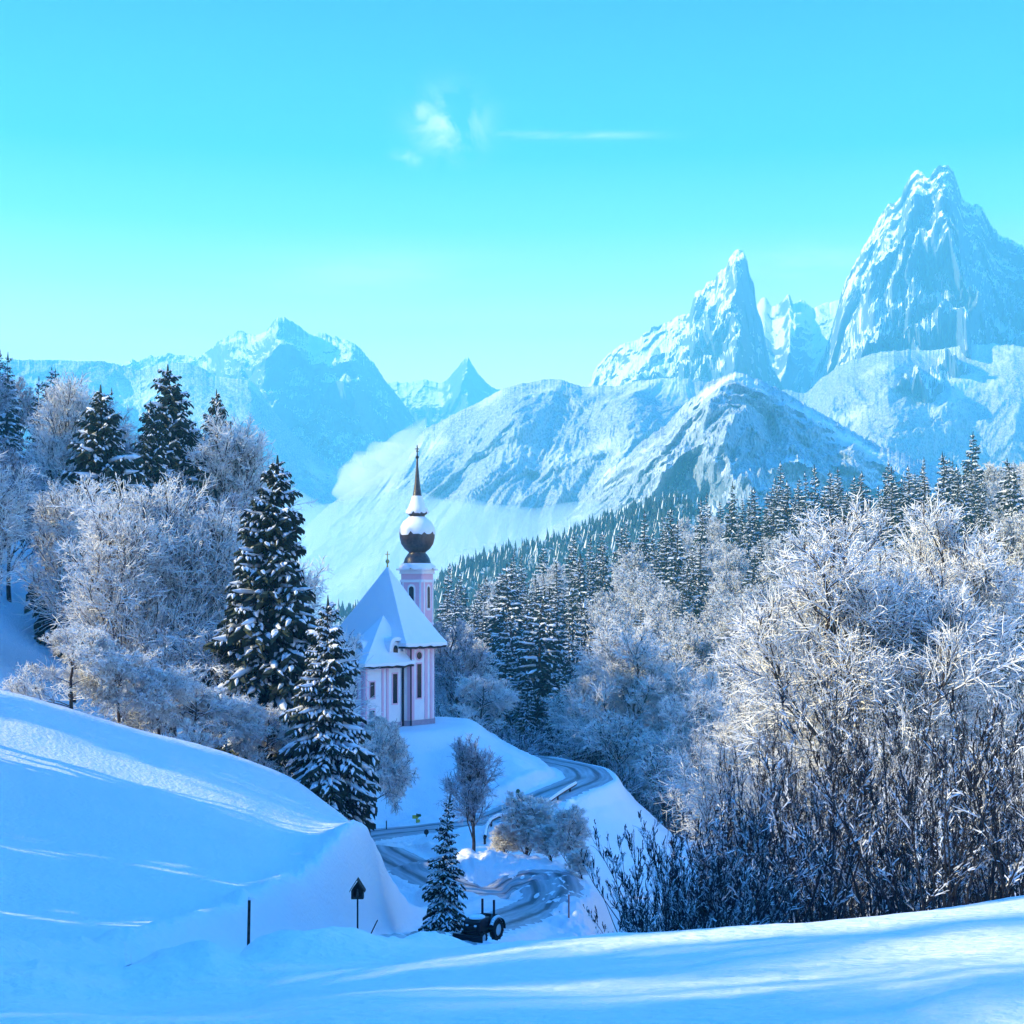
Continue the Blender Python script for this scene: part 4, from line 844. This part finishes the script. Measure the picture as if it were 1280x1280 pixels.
for q in range(14):
    dd = unit(g.normal(0, .6, (n2, 3)) + [0, 0, 1]); segs(b, base + [0, 0, 1.0], base + dd * hh[:, None], .35, .9 * .6, 3, mi=1)
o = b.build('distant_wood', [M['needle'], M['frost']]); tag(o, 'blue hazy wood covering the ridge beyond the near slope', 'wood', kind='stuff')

# ---- left side: named trees
SPN = mk_spruce(17, 4.1, 46, 14, 101, snowy=.72, detail=8)
SPN2 = mk_spruce(12, 3.0, 30, 10, 102, snowy=.97, full=True, detail=8)
SPN3 = mk_spruce(16, 4.6, 38, 11, 103, snowy=.5, detail=6)
FIR = mk_spruce(6, 1.12, 22, 9, 104, snowy=.9, full=True, detail=7)
def spot(px, r): x, y, z = G(px, r, .2); return (x, y, z)
def place(pr, px, r, top, H0, wid=1.0, rz=None, label=None, cat='tree', group=None, tilt=(0, 0)):
    x, y, z = spot(px, r); ztop = (HY - top) / F * y; s = (ztop - z) / H0
    return pr.put((x, y, z), g.random() * 6.28 if rz is None else rz, s * wid, s, label, cat, group, tilt)
place(SPN, 338, 85, 568, 17.2, .98, .4, 'tall green spruce with snow on every bough, the tallest tree left of the church')
place(SPN2, 408, 76, 742, 12.2, .95, 1.4, 'thickly snow laden spruce directly left of the church walls')
place(SPN3, 212, 148, 455, 16.2, 1.0, 2.0, 'dark pointed spruce rising highest at the left edge of the photo')
place(SPN3, 268, 152, 486, 16.2, .75, 4.0, 'dark spruce whose narrow tip shows between the frosted trees on the left hill')
place(SPN3, 236, 147, 522, 16.2, .8, 5.0, 'dark spruce standing between the highest one and the narrow tip')
place(SPN3, 187, 143, 500, 16.2, .85, 3.0, 'dark spruce close against the left side of the highest one')
place(SPN3, 130, 128, 480, 16.2, .95, 1.0, 'dark spruce at the far left behind the frosted birches')
DL = mk_decid(16, 301, n1=18, n2=10, n3=9, n4=8, twig=.026, limb_min=.15, spread=(.3, .65), up=.42, dark=.28)
DL2 = mk_decid(14, 302, n1=18, n2=10, n3=8, n4=8, twig=.024, limb_min=.12, spread=(.3, .65), up=.40, dark=.28)
DDR = mk_decid(8, 303, n1=18, n2=9, n3=9, n4=8, twig=.020, limb_min=.1, spread=(.6, 1.25), up=.0, drop=.10, name='snow_laden_bush')
left = [(DL, 222, 92, 600, 16, 'tall white frosted birch at the left edge in front of the dark spruces'), (DL2, 262, 96, 645, 14, 'white frosted birch touching the left side of the tall green spruce'),
        (DL2, 168, 90, 650, 14, 'white frosted birch standing at the very left edge of the wood'), (DL, 320, 152, 530, 16, 'frosted tree with round pale crown against the blue mountain'),
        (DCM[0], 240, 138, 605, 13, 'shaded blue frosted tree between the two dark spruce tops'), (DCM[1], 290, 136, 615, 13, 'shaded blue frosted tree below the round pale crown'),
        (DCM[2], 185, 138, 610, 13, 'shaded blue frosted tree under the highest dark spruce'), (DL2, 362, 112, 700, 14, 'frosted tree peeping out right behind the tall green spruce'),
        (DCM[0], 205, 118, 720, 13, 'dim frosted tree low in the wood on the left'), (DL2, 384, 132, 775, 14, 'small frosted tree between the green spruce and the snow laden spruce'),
        (DL, 90, 112, 600, 16, 'tall frosted tree beyond the left border of the wood'), (DL, 60, 150, 470, 16, 'pale frosted tree high on the far left hillside'), (DL2, -40, 110, 560, 14, 'frosted tree at the outer left of the hillside')]
for pr, px, r, top, h0, lab in left: place(pr, px, r, top, h0 * .98, 1.0, None, lab)
bush = [(200, 76, 840, 8, 'arching snow laden bush at the left end of the slope crest'), (240, 77, 860, 8, 'arching snow laden bush second from the left on the slope crest'), (285, 79, 880, 8, 'arching snow laden bush below the green spruce'),
        (330, 80, 890, 8, 'arching snow laden bush leaning towards the snowy spruce'), (150, 76, 820, 8, 'snow laden bush outside the left end of the crest'), (90, 74, 790, 8, 'snow laden bush far left on the crest'), (262, 88, 800, 8, 'taller snow laden bush behind the crest bushes'), (375, 84, 905, 8, 'low snow laden bush between the two near spruces')]
for px, r, top, h0, lab in bush: place(DDR, px, r, top, h0 * .8, 1.15, None, lab, 'bush')
# wood filling the hill to the left, mostly outside the frame: it shades the valley
ns = 0; used = []
for i in range(1600):
    px = g.uniform(-1500, 300); r = g.uniform(82, 260); t = R(th(px)); x, y = r * math.sin(t), r * math.cos(t)
    if px > -200 and r < 128: continue
    if r < 120 and g.random() < .6: continue
    a_ = th(px)
    if -74 < a_ < -36 and r < 145 and g.random() < .93: continue
    if any((x - a)**2 + (y - b_)**2 < 30 for a, b_ in used): continue
    used.append((x, y)); ns += 1
    if ns > 150: break
    z = H(x, y)
    if px > -150 and HY - (z + 12) / y * F < skyline(px): continue
    if g.random() < .45: SPF[ns % 5].put((x, y, z - .3), g.random() * 6, .85 * g.uniform(.7, 1.1), .85, 'snow dusted dark spruce in the wood on the left hillside', 'tree', 'spruces of the left hillside wood')
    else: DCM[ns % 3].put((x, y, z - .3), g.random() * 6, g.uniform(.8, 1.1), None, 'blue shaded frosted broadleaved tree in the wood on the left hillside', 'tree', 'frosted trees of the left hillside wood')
# trees beside the photographer, out of the frame to the left: their shadows streak the near snow
for i, (a_, r) in enumerate([(-60, 34), (-68, 42), (-92, 44), (-99, 54), (-106, 44), (-58, 48), (-66, 58), (-76, 56), (-89, 62), (-50, 40), (-45, 46), (-54, 56), (-48, 64), (-24.5, 57), (-27, 62), (-25, 66), (-31, 57), (-29, 69), (-71, 66), (-82, 70), (-96, 68), (-62, 66), (-74, 38), (-95, 52), (-103, 60), (-80, 62), (-64, 44), (-70, 50), (-86, 76), (-92, 74), (-110, 56), (-77, 78), (-98, 80), (-41, 47), (-44, 58), (-51, 52), (-55, 44), (-47, 52), (-58, 60)] + [(-119 + 2.6 * i, 47 + (i * 7) % 13) for i in range(21) if i % 4 != 1]):
    x, y = r * math.sin(R(a_)), r * math.cos(R(a_)); s = .8 + .3 * ((i * 37) % 10) / 10
    (SPF[i % 5] if i % 3 == 1 or i < 14 else DCM[i % 3]).put((x, y, H(x, y) - .2), i * 1.3, s * 1.15, s, 'snowy tree on the slope to the left of the viewpoint', 'tree', 'trees on the slope to the left of the viewpoint')

# ---- trees round the hairpin
DV = mk_decid(8, 401, n1=20, n2=9, n3=7, n4=5, twig=.020, limb_min=.12, spread=(.25, .55), up=.45, frost='frost3')
DV2 = mk_decid(5.5, 402, n1=24, n2=9, n3=9, n4=7, twig=.026, dark=.08, limb_min=.06, spread=(.3, .65), up=.35, trunkf=.7)
place(FIR, 553, 64, 992, 6.1, 1.0, .7, 'small snow clad fir standing beside the black tractor', tilt=(0, 0.05))
place(DV, 592, 101, 930, 7.8, .95, 1.0, 'bare grey blue tree rising behind the small fir')
place(DV2, 655, 103, 996, 5.4, 1.6, 2.0, 'white frosted bushy tree behind the ploughed snow bank', 'tree')
place(DV2, 628, 104, 1032, 5.4, 1.7, 3.1, 'low frosted shrub at the left foot of the white bushy tree', 'shrub')
place(DV2, 712, 98, 1012, 5.4, 1.2, 4.0, 'slender frosted tree right of the ploughed snow bank', 'tree')
place(DV2, 690, 100, 1030, 5.4, 1.6, 4.9, 'frosted shrub between the bushy white tree and the slender one', 'shrub')
place(DV2, 728, 94, 1062, 5.4, 1.6, 5.4, 'low frosted shrub at the lower right end of the snow bank', 'shrub')
place(DDR, 462, 112, 918, 6.4, .8, .3, 'pale frosted hazel on the foot of the church hill beside the snowy spruce', 'shrub')
place(DV2, 492, 138, 905, 5.4, 1.0, .3, 'frosted bush growing against the church hill just under the walls', 'shrub')
place(DV2, 470, 136, 895, 5.4, 1.1, 1.3, 'frosted bush at the left corner below the church walls', 'shrub')
place(DDR, 600, 168, 850, 6.4, 1.1, 1.3, 'blue shaded bush right behind the church', 'shrub')
place(DCM[1], 575, 176, 775, 12.6, .9, 2.1, 'pale frosted tree next to the right church wall')
# near right: big frosted tree above the thicket, then the thicket
BIG = mk_decid(17, 501, n1=17, n2=12, n3=10, n4=9, twig=.026, limb_min=.35, spread=(.5, 1.15), up=.1, trunkf=.7, nseg=5)
BIG2 = mk_decid(13, 502, n1=16, n2=11, n3=10, n4=9, twig=.020, limb_min=.15, spread=(.4, .95), up=.2, nseg=5)
place(BIG, 1062, 82, 655, 16.5, 1.0, 1.0, 'big gnarled frosted tree with forking brown limbs rising over the thicket at the right')
place(BIG2, 985, 92, 835, 12.6, .95, 2.0, 'frosted tree left of the big gnarled one above the thicket')
place(BIG2, 925, 104, 880, 12.6, .95, 3.0, 'frosted tree with rounded crown at the left end of the thicket')
place(BIG2, 1140, 80, 790, 12.6, 1.0, 4.0, 'frosted tree right of the big gnarled one')
place(BIG, 1220, 88, 640, 16.5, 1.0, 5.0, 'big frosted tree at the far right')
place(BIG2, 790, 168, 800, 12.6, 1.15, 1.2, 'broad pale frosted tree at the foot of the slope above the road bend')
place(BIG2, 840, 165, 850, 12.6, 1.15, 2.9, 'broad frosted tree right of the one above the road bend')
place(BIG2, 745, 172, 830, 12.6, 1.1, 4.4, 'frosted tree just behind the upper road bend')
place(BIG2, 885, 150, 880, 12.6, 1.1, 5.6, 'frosted tree low on the slope over the snow field')
SAP = [mk_sapling(8, 600 + i, nst=1 + i % 3, nb=20 + 3 * (i % 3), lean=.04 + .04 * (i % 3), twig=.010, spread=(.25, .6)) for i in range(9)]
SHR = [mk_sapling(3.4, 620 + i, nst=9, nb=12, lean=.28, name='bare_shrub') for i in range(4)]
k = 0; used = []
for i in range(900):
    px = g.uniform(835, 1330); r = g.uniform(31, 66)
    edge = np.interp(px, [830, 870, 960, 1100], [1090, 1010, 940, 890]) if r > 30 else 900
    x, y, z = spot(px, r)
    if any((x - a)**2 + (y - b_)**2 < .75 for a, b_ in used): continue
    used.append((x, y)); k += 1
    if k > 150: break
    top = edge + g.uniform(-30, 90); ztop = (HY - top) / F * y; s = (ztop - z) / 7.4
    if s < .3: continue
    SAP[k % 9].put((x, y, z), g.random() * 6.28, min(s, 1.0), s, 'thin dark bare sapling in the dense thicket behind the near snow slope', 'sapling', 'saplings of the thicket at the right', tilt=(g.normal(0, .07), g.normal(0, .07)))
for i in range(46):
    px = g.uniform(825, 1320); r = g.uniform(28, 50); SHR[i % 4].put(spot(px, r), g.random() * 6, g.uniform(.8, 1.5), None, 'low dark bare shrub at the foot of the thicket', 'shrub', 'bare shrubs at the foot of the thicket')
place(SAP[0], 797, 40, 1030, 7.6, .55, 1.0, 'lone dark bare sapling standing left of the thicket', 'sapling')
place(SAP[3], 775, 38, 1062, 7.6, .5, 2.0, 'leftmost dark bare sapling in front of the snow field', 'sapling')
place(SAP[4], 822, 38, 1050, 7.6, .6, 3.0, 'dark bare sapling between the lone one and the thicket', 'sapling')
place(SHR[1], 790, 26, 1150, 3.3, 1.2, 2.0, 'low snow speckled shrub poking over the near slope below the lone sapling', 'shrub')

# ------------------------------------------------------------------ small things
# wayside shrine
x, y, z = G(447, 43, .1); top = (HY - 1099) / F * y; bot = (HY - 1123) / F * y; wd = 18 / F * y
S = empty('wayside_shrine', (x, y, z)); tag(S, 'small dark wooden wayside shrine with pointed roof on a post in the snow slope', 'shrine')
b = Buf(); segs(b, [(0, 0, -.3)], [(0, 0, bot - z)], .028, .025, 6); b.build('post', M['wood'], S)
zb_, zt_ = bot - z, top - z; hw = wd * .42; sh = zb_ + (zt_ - zb_) * .45
b = Buf(); prof2 = [(-hw, zb_), (hw, zb_), (hw, sh), (0, zt_ - .06), (-hw, sh)]
V = [(a, -.12, c) for a, c in prof2] + [(a, .12, c) for a, c in prof2]
b.add(V, [[i, (i + 1) % 5, 5 + (i + 1) % 5, 5 + i] for i in range(5)]); b.add(V + [(0, .12, sh)], [[5 + i, 5 + (i + 1) % 5, 10] for i in range(5)])
for i in range(5):                                                   # front rim round the niche
    a, c = prof2[i]; a2, c2 = prof2[(i + 1) % 5]; cc = (0, sh - .03); f = .72; q = [(a, -.12, c), (a2, -.12, c2), (cc[0] + (a2 - cc[0]) * f, -.12, cc[1] + (c2 - cc[1]) * f), (cc[0] + (a - cc[0]) * f, -.12, cc[1] + (c - cc[1]) * f)]
    b.add(q + [(p[0], .06, p[2]) for p in q[2:]], [[0, 1, 2, 3], [3, 2, 4, 5]])
V = [(cc[0] + (a - cc[0]) * .72, .05, cc[1] + (c - cc[1]) * .72) for a, c in prof2]; b.add(V + [(0, .05, sh)], [[i, (i + 1) % 5, 5] for i in range(5)])
b.build('housing', M['wood'], S)
b = Buf()
for sg in (-1, 1):
    p0 = np.array([0, zt_]); p1 = np.array([sg * (hw + .05), sh - .05]); n_ = .025
    V = [(p[0], yy, p[1] + dz) for yy in (-.18, .18) for p in (p0, p1) for dz in (0, n_ * 1.4)]; b.add(V, [[0, 2, 3, 1], [4, 5, 7, 6], [0, 1, 5, 4], [2, 6, 7, 3], [1, 3, 7, 5], [0, 4, 6, 2]])
b.build('roof', M['wood'], S)
b = Buf(); lathe(b, [(.03, 0), (.045, .03), (.035, .12), (.02, .15), (.028, .18), (.02, .215), (.002, .225)], 10, (0, -.02, zb_ + .06)); b.build('figure', mat('shrine_figure', (.12, .1, .09), .7), S)
# marker pole
def pole(px, r, topy, rad, label, m=M['wood'], tilt=(0, 0), name='snow_pole', cap=True):
    x, y, z = G(px, r, .1); h = (HY - topy) / F * y - z
    o = empty(name, (x, y, z)); o.rotation_euler = (tilt[0], tilt[1], 0); tag(o, label, 'pole')
    b = Buf(); segs(b, [(0, 0, -.3), (0, 0, h * .5)], [(0, 0, h * .5), (0, 0, h)], [rad, rad * .95], [rad * .95, rad * .9], 8); lathe(b, [(rad * .9, h), (rad * .5, h + rad * .5), (.001, h + rad * .6)], 8); b.build('shaft', m, o)
    if cap: b = Buf(); lathe(b, [(rad * .95, h), (rad * 1.15, h + rad), (rad * .7, h + rad * 1.9), (.001, h + rad * 2.1)], 8); b.build('snow_cap', M['snowpad'], o)
    return o
pole(310, 31, 1125, .034, 'dark upright wooden snow pole on the left slope above the path', tilt=(0, .02))
pole(711, 80, 1118, .05, 'faded red snow pole in the bank at the outer edge of the road', M['red'])
pole(454, 40, 1146, .018, 'thin leaning stick just right of the wayside shrine', M['wood'], tilt=(0, .45), cap=False, name='stick')
pole(483, 119, 1026, .05, 'thin dark post at the left end of the upper road', M['iron'], name='road_post')
# signs on the upper road
def round_sign(px, r, cy_, w_, h_, label, m, stem='road_sign', kind='sign'):
    x, y, z = G(px, r, .1); k = y / F; zc = (HY - cy_) * k - z
    o = empty(stem, (x, y, z)); tag(o, label, kind)
    b = Buf(); segs(b, [(0, 0, -.2)], [(0, 0, zc)], .04, .04, 6); b.build('post', M['iron'], o)
    b = Buf(); t = np.linspace(0, 2 * math.pi, 19)[:-1]; V = [(w_ * k / 2 * math.cos(a), yy, zc + h_ * k / 2 * math.sin(a)) for yy in (-.06, -.03) for a in t]; n = 18
    b.add(V + [(0, -.06, zc), (0, -.03, zc)], [[i, (i + 1) % n, 36] for i in range(n)] + [[n + (i + 1) % n, n + i, 37] for i in range(n)]); b.add(V, [[i, (i + 1) % n, n + (i + 1) % n, n + i] for i in range(n)]); b.build('disc', m, o)
round_sign(647.5, 126, 991, 6, 10, 'dark round sign on a post beside the upper road, left one of the two', M['green'])
round_sign(670, 129, 993, 5, 7, 'smaller dark round sign on a post beside the upper road, right one of the two', M['green'])
round_sign(533, 116, 1040, 6, 7, 'dark round sign below the yellow signpost by the retaining edge', M['iron'])
x, y, z = G(521, 122.6, .1); k = y / F; o = empty('signpost', (x, y, z)); tag(o, 'yellow green direction signpost with two boards at the foot of the church hill', 'signpost')
b = Buf(); segs(b, [(0, 0, -.2)], [(0, 0, (HY - 1017) * k - z)], .05, .05, 6); b.build('post', M['iron'], o)
for cx_, cyy_, w_, h_, m in ((-1.5, 1021, 8, 4.5, 'yellow'), (2.5, 1019, 6, 3.5, 'green'), (1.5, 1026, 5, 4, 'yellow')):
    b = Buf(); zc = (HY - cyy_) * k - z; w2_, h2_ = w_ * k / 2, h_ * k / 2
    q = [(-w2_, -h2_), (w2_ * .75, -h2_), (w2_ * 1.1, 0), (w2_ * .75, h2_), (-w2_, h2_)]; V = [(cx_ * k + a, yy, zc + c) for yy in (-.09, -.06) for a, c in q]
    b.add(V, [[i, (i + 1) % 5, 5 + (i + 1) % 5, 5 + i] for i in range(5)]); b.add(V, [[0, 1, 3, 4], [5, 9, 8, 6]]); b.add(V, [[1, 2, 3], [6, 8, 7]]); b.build('board', M[m], o)
# low guard rails along the outer edge of the upper road
def rail(pts, label):
    p = [np.array(G(px, r, 0)) for px, r in pts]; o = empty('guard_rail', tuple(p[0])); tag(o, label, 'guard rail', 'guard rails of the upper road'); q = [a - p[0] for a in p]; line = dense(q, 1.6)
    b = Buf(); b2 = Buf()
    for i in range(len(line) - 1):
        segs(b, [line[i] + [0, 0, .45]], [line[i + 1] + [0, 0, .45]], .13, .13, 4); segs(b2, [line[i] + [0, 0, .60]], [line[i + 1] + [0, 0, .60]], .14, .14, 5)
    b.build('beam', M['wood'], o); b2.build('snow_cap', M['snowpad'], o)
    for a in line[::2]: b = Buf(); segs(b, [a - [0, 0, .2]], [a + [0, 0, .5]], .09, .09, 6); b.build('post', M['wood'], o)
rail([(680, 122.5), (700, 126), (722, 130.5)], 'low dark guard rail with snow on top along the right bend of the upper road')
rail([(606, 110), (608, 114), (618, 117.3), (640, 119.5)], 'low dark guard rail curving round the left bend above the ploughed bank')

# tractor
x, y, z = G(601, 50, 0); T_ = empty('tractor', (x, y, z + .95), R(-28)); tag(T_, 'black open tractor with two uprights and snow on its mudguards parked below the near slope', 'tractor')
def part(name, fn, m, parent=T_, smooth=False):
    b = Buf(); fn(b); return b.build(name, m, parent, smooth)
def hull(b):
    pr = [(-.95, .45), (-.95, 1.15), (-.75, 1.26), (.1, 1.28), (.2, 1.0), (.95, 1.22), (.95, .45)]; k = len(pr); V = [(yy * .46, a, c) for yy in (-1, 1) for a, c in pr]
    b.add(V, [[i, (i + 1) % k, k + (i + 1) % k, k + i] for i in range(k)]); b.add(V + [(-.46, -.3, .7), (.46, -.3, .7)], [[(i + 1) % k, i, 2 * k] for i in range(k)] + [[k + i, k + (i + 1) % k, 2 * k + 1] for i in range(k)])
part('body', hull, M['paint'])
part('grille', lambda b: [box(b, (0, -.965, .55 + .09 * i), (.5, .03, .045)) for i in range(5)], M['iron'])
part('bonnet_snow', lambda b: lathe(b, [(.40, 0), (.39, .06), (.28, .12), (.02, .14)], 16, (0, -.38, 1.27), squash=1.2), M['snowpad'], smooth=True)
part('seat', lambda b: (box(b, (0, .45, .86), (.42, .40, .10)), box(b, (0, .66, 1.08), (.42, .08, .40))), M['tyre'])
def stw(b):
    segs(b, [(0, .02, 1.0)], [(0, .12, 1.30)], .02, .02, 6); t = np.linspace(0, 2 * math.pi, 15); q = np.c_[.17 * np.cos(t), .12 + .15 * np.sin(t), 1.30 + .06 * np.sin(t)]; segs(b, q[:-1], q[1:], .018, .018, 6)
part('steering_wheel', stw, M['iron'])
def wheel(cx_, cy_, cz_, rad, wd_):
    def tyre(b):
        t = np.linspace(0, 2 * math.pi, 25)[:-1]; pr = [(-.5, .62), (-.5, .94), (-.36, 1), (.36, 1), (.5, .94), (.5, .62)]; n = 24
        V = [(cx_ + wd_ * a, cy_ + rad * q * math.cos(s), cz_ + rad * q * math.sin(s)) for a, q in pr for s in t]; m = len(pr)
        b.add(V, [[i * n + j, i * n + (j + 1) % n, ((i + 1) % m) * n + (j + 1) % n, ((i + 1) % m) * n + j] for i in range(m) for j in range(n)])
        for j in range(n):
            s = t[j]; box(b, (cx_ + (wd_ * .2 if j % 2 else -wd_ * .2), cy_ + rad * 1.01 * math.cos(s), cz_ + rad * 1.01 * math.sin(s)), (wd_ * .55, .05, .05))
    wh = part('wheel', tyre, M['tyre'])
    def rim(b):
        t = np.linspace(0, 2 * math.pi, 19)[:-1]; n = 18
        for a in (-.3, .3):
            V = [(cx_ + wd_ * a, cy_ + rad * q * math.cos(s), cz_ + rad * q * math.sin(s)) for q in (.62, .2) for s in t] + [(cx_ + wd_ * a * 1.3, cy_, cz_)]
            b.add(V, [[j, (j + 1) % n, n + (j + 1) % n, n + j] for j in range(n)]); b.add(V, [[n + j, n + (j + 1) % n, 2 * n] for j in range(n)])
    part('rim', rim, M['hub'], wh)
for sg in (-1, 1):
    wheel(sg * .62, .55, .52, .52, .30); wheel(sg * .52, -.72, .33, .33, .20)
    def fender(b, sg=sg):
        t = np.linspace(R(-5), R(170), 12); V = [(sg * .62 + a, .55 + .62 * math.cos(s), .52 + .62 * math.sin(s)) for a in (-.2, .2) for s in t]; b.add(V, [[i, i + 1, 13 + i, 12 + i] for i in range(11)])
        V = [(sg * .62 + a, .55 + .60 * math.cos(s), .52 + .60 * math.sin(s)) for a in (-.2, .2) for s in t]; b.add(V, [[i, i + 1, 13 + i, 12 + i] for i in range(11)])
    f = part('mudguard', fender, M['paint'])
    def fs(b, sg=sg):
        t = np.linspace(R(15), R(150), 12); q = np.c_[np.full(12, sg * .62), .55 + .65 * np.cos(t), .53 + .65 * np.sin(t)]; segs(b, q[:-1], q[1:], .10, .10, 6)
    part('snow_line', fs, M['snowpad'], f, True)
    part('upright', lambda b, sg=sg: box(b, (sg * .34, .78, 1.35), (.09, .09, 1.3)), M['paint'])
    part('headlight', lambda b, sg=sg: lathe(b, [(.001, 0), (.07, .0), (.08, .04), (.06, .08), (.001, .09)], 12, (sg * .24, -1.0, .94)), M['lamp'])
part('front_blade', lambda b: (box(b, (0, -1.35, .30), (1.7, .06, .55)), box(b, (-.3, -1.15, .4), (.08, .4, .08)), box(b, (.3, -1.15, .4), (.08, .4, .08))), M['paint'])
part('axle', lambda b: (segs(b, [(-.6, .55, .52)], [(.6, .55, .52)], .07, .07, 8), segs(b, [(-.5, -.72, .33)], [(.5, -.72, .33)], .05, .05, 8), box(b, (0, 0, .42), (.3, 1.7, .2))), M['iron'])
# the tractor stands on its wheels on the ground below the slope
T_.location.z = H(x, y) + .05; sc_ = ((HY - 1146) / F * y - T_.location.z) / 2.0; T_.scale = (.68, .68, .66)
print('tractor scale', sc_, 'spots', k)

# ------------------------------------------------------------------ labels that tell the many trees apart by size and by where they stand
def ordinal(n):
    w = ['first', 'second', 'third', 'fourth', 'fifth', 'sixth', 'seventh', 'eighth', 'ninth', 'tenth', 'eleventh', 'twelfth']
    return w[n - 1] if n <= 12 else str(n) + ({1: 'st', 2: 'nd', 3: 'rd'}.get(n % 10, 'th') if n % 100 not in (11, 12, 13) else 'th')
def col_word(px, right):
    t = [(620, 'beside the church'), (700, 'over the church hill'), (760, 'above the road bend'), (850, 'above the snow field'), (960, 'left of the gnarled tree'), (1100, 'behind the gnarled tree'), (1190, 'right of the gnarled tree'), (9999, 'at the right edge')] if right \
        else [(-200, 'far left beyond the frame'), (40, 'at the left edge'), (180, 'left of the tall birch'), (270, 'behind the white birches'), (9999, 'behind the green spruce')]
    return next(w for a, w in t if px < a)
buckets = {}
for o in [o for o in COL.objects if o.parent is None and o.get('group')]:
    g_ = o['group']; x, y, z = o.location; sx_ = 640 + F * x / max(y, 1); py = HY - (z + 6 * o.scale[2]) / max(y, 1) * F
    if 'wooded slope' in g_:
        kind = 'snowy spruce' if 'spruces' in g_ else 'frosted tree'; size = 'tall ' if o.scale[2] > 1.0 else ('small ' if o.scale[2] < .82 else '')
        band = 'high' if py < 715 else ('midway' if py < 810 else 'low'); key = f"{size}{kind} {band} on slope {col_word(sx_, True)}"
    elif 'left hillside' in g_:
        kind = 'snowy spruce' if 'spruces' in g_ else 'shaded frosted tree'; key = f"{kind} on left hillside {col_word(sx_, False)}"
    elif 'thicket' in g_:
        kind = 'thin bare sapling' if 'saplings' in g_ else 'low bare shrub'; size = 'tall ' if o.scale[2] > .95 else ('short ' if o.scale[2] < .7 else '')
        if 'shrubs' in g_: size = ''
        w = next(w for a, w in [(860, 'at the left end of the thicket'), (930, 'left of the thicket middle'), (1010, 'in the middle of the thicket'), (1097, 'under the gnarled tree'), (9999, 'at the right end of the thicket')] if sx_ < a)
        key = f"{size}{kind} {w}"
    elif 'viewpoint' in g_:
        kind = 'spruce' if any('snow_load' in c.name for c in o.children) else 'frosted tree'; key = f"snowy {kind} left of the viewpoint"; sx_ = math.atan2(x, y)
    else: continue
    buckets.setdefault(key, []).append((sx_, o))
for key, lst in buckets.items():
    lst.sort(key=lambda q: q[0])
    for i, (_, o) in enumerate(lst): o['label'] = key if len(lst) == 1 else f"{key}, {ordinal(i + 1)} from left"
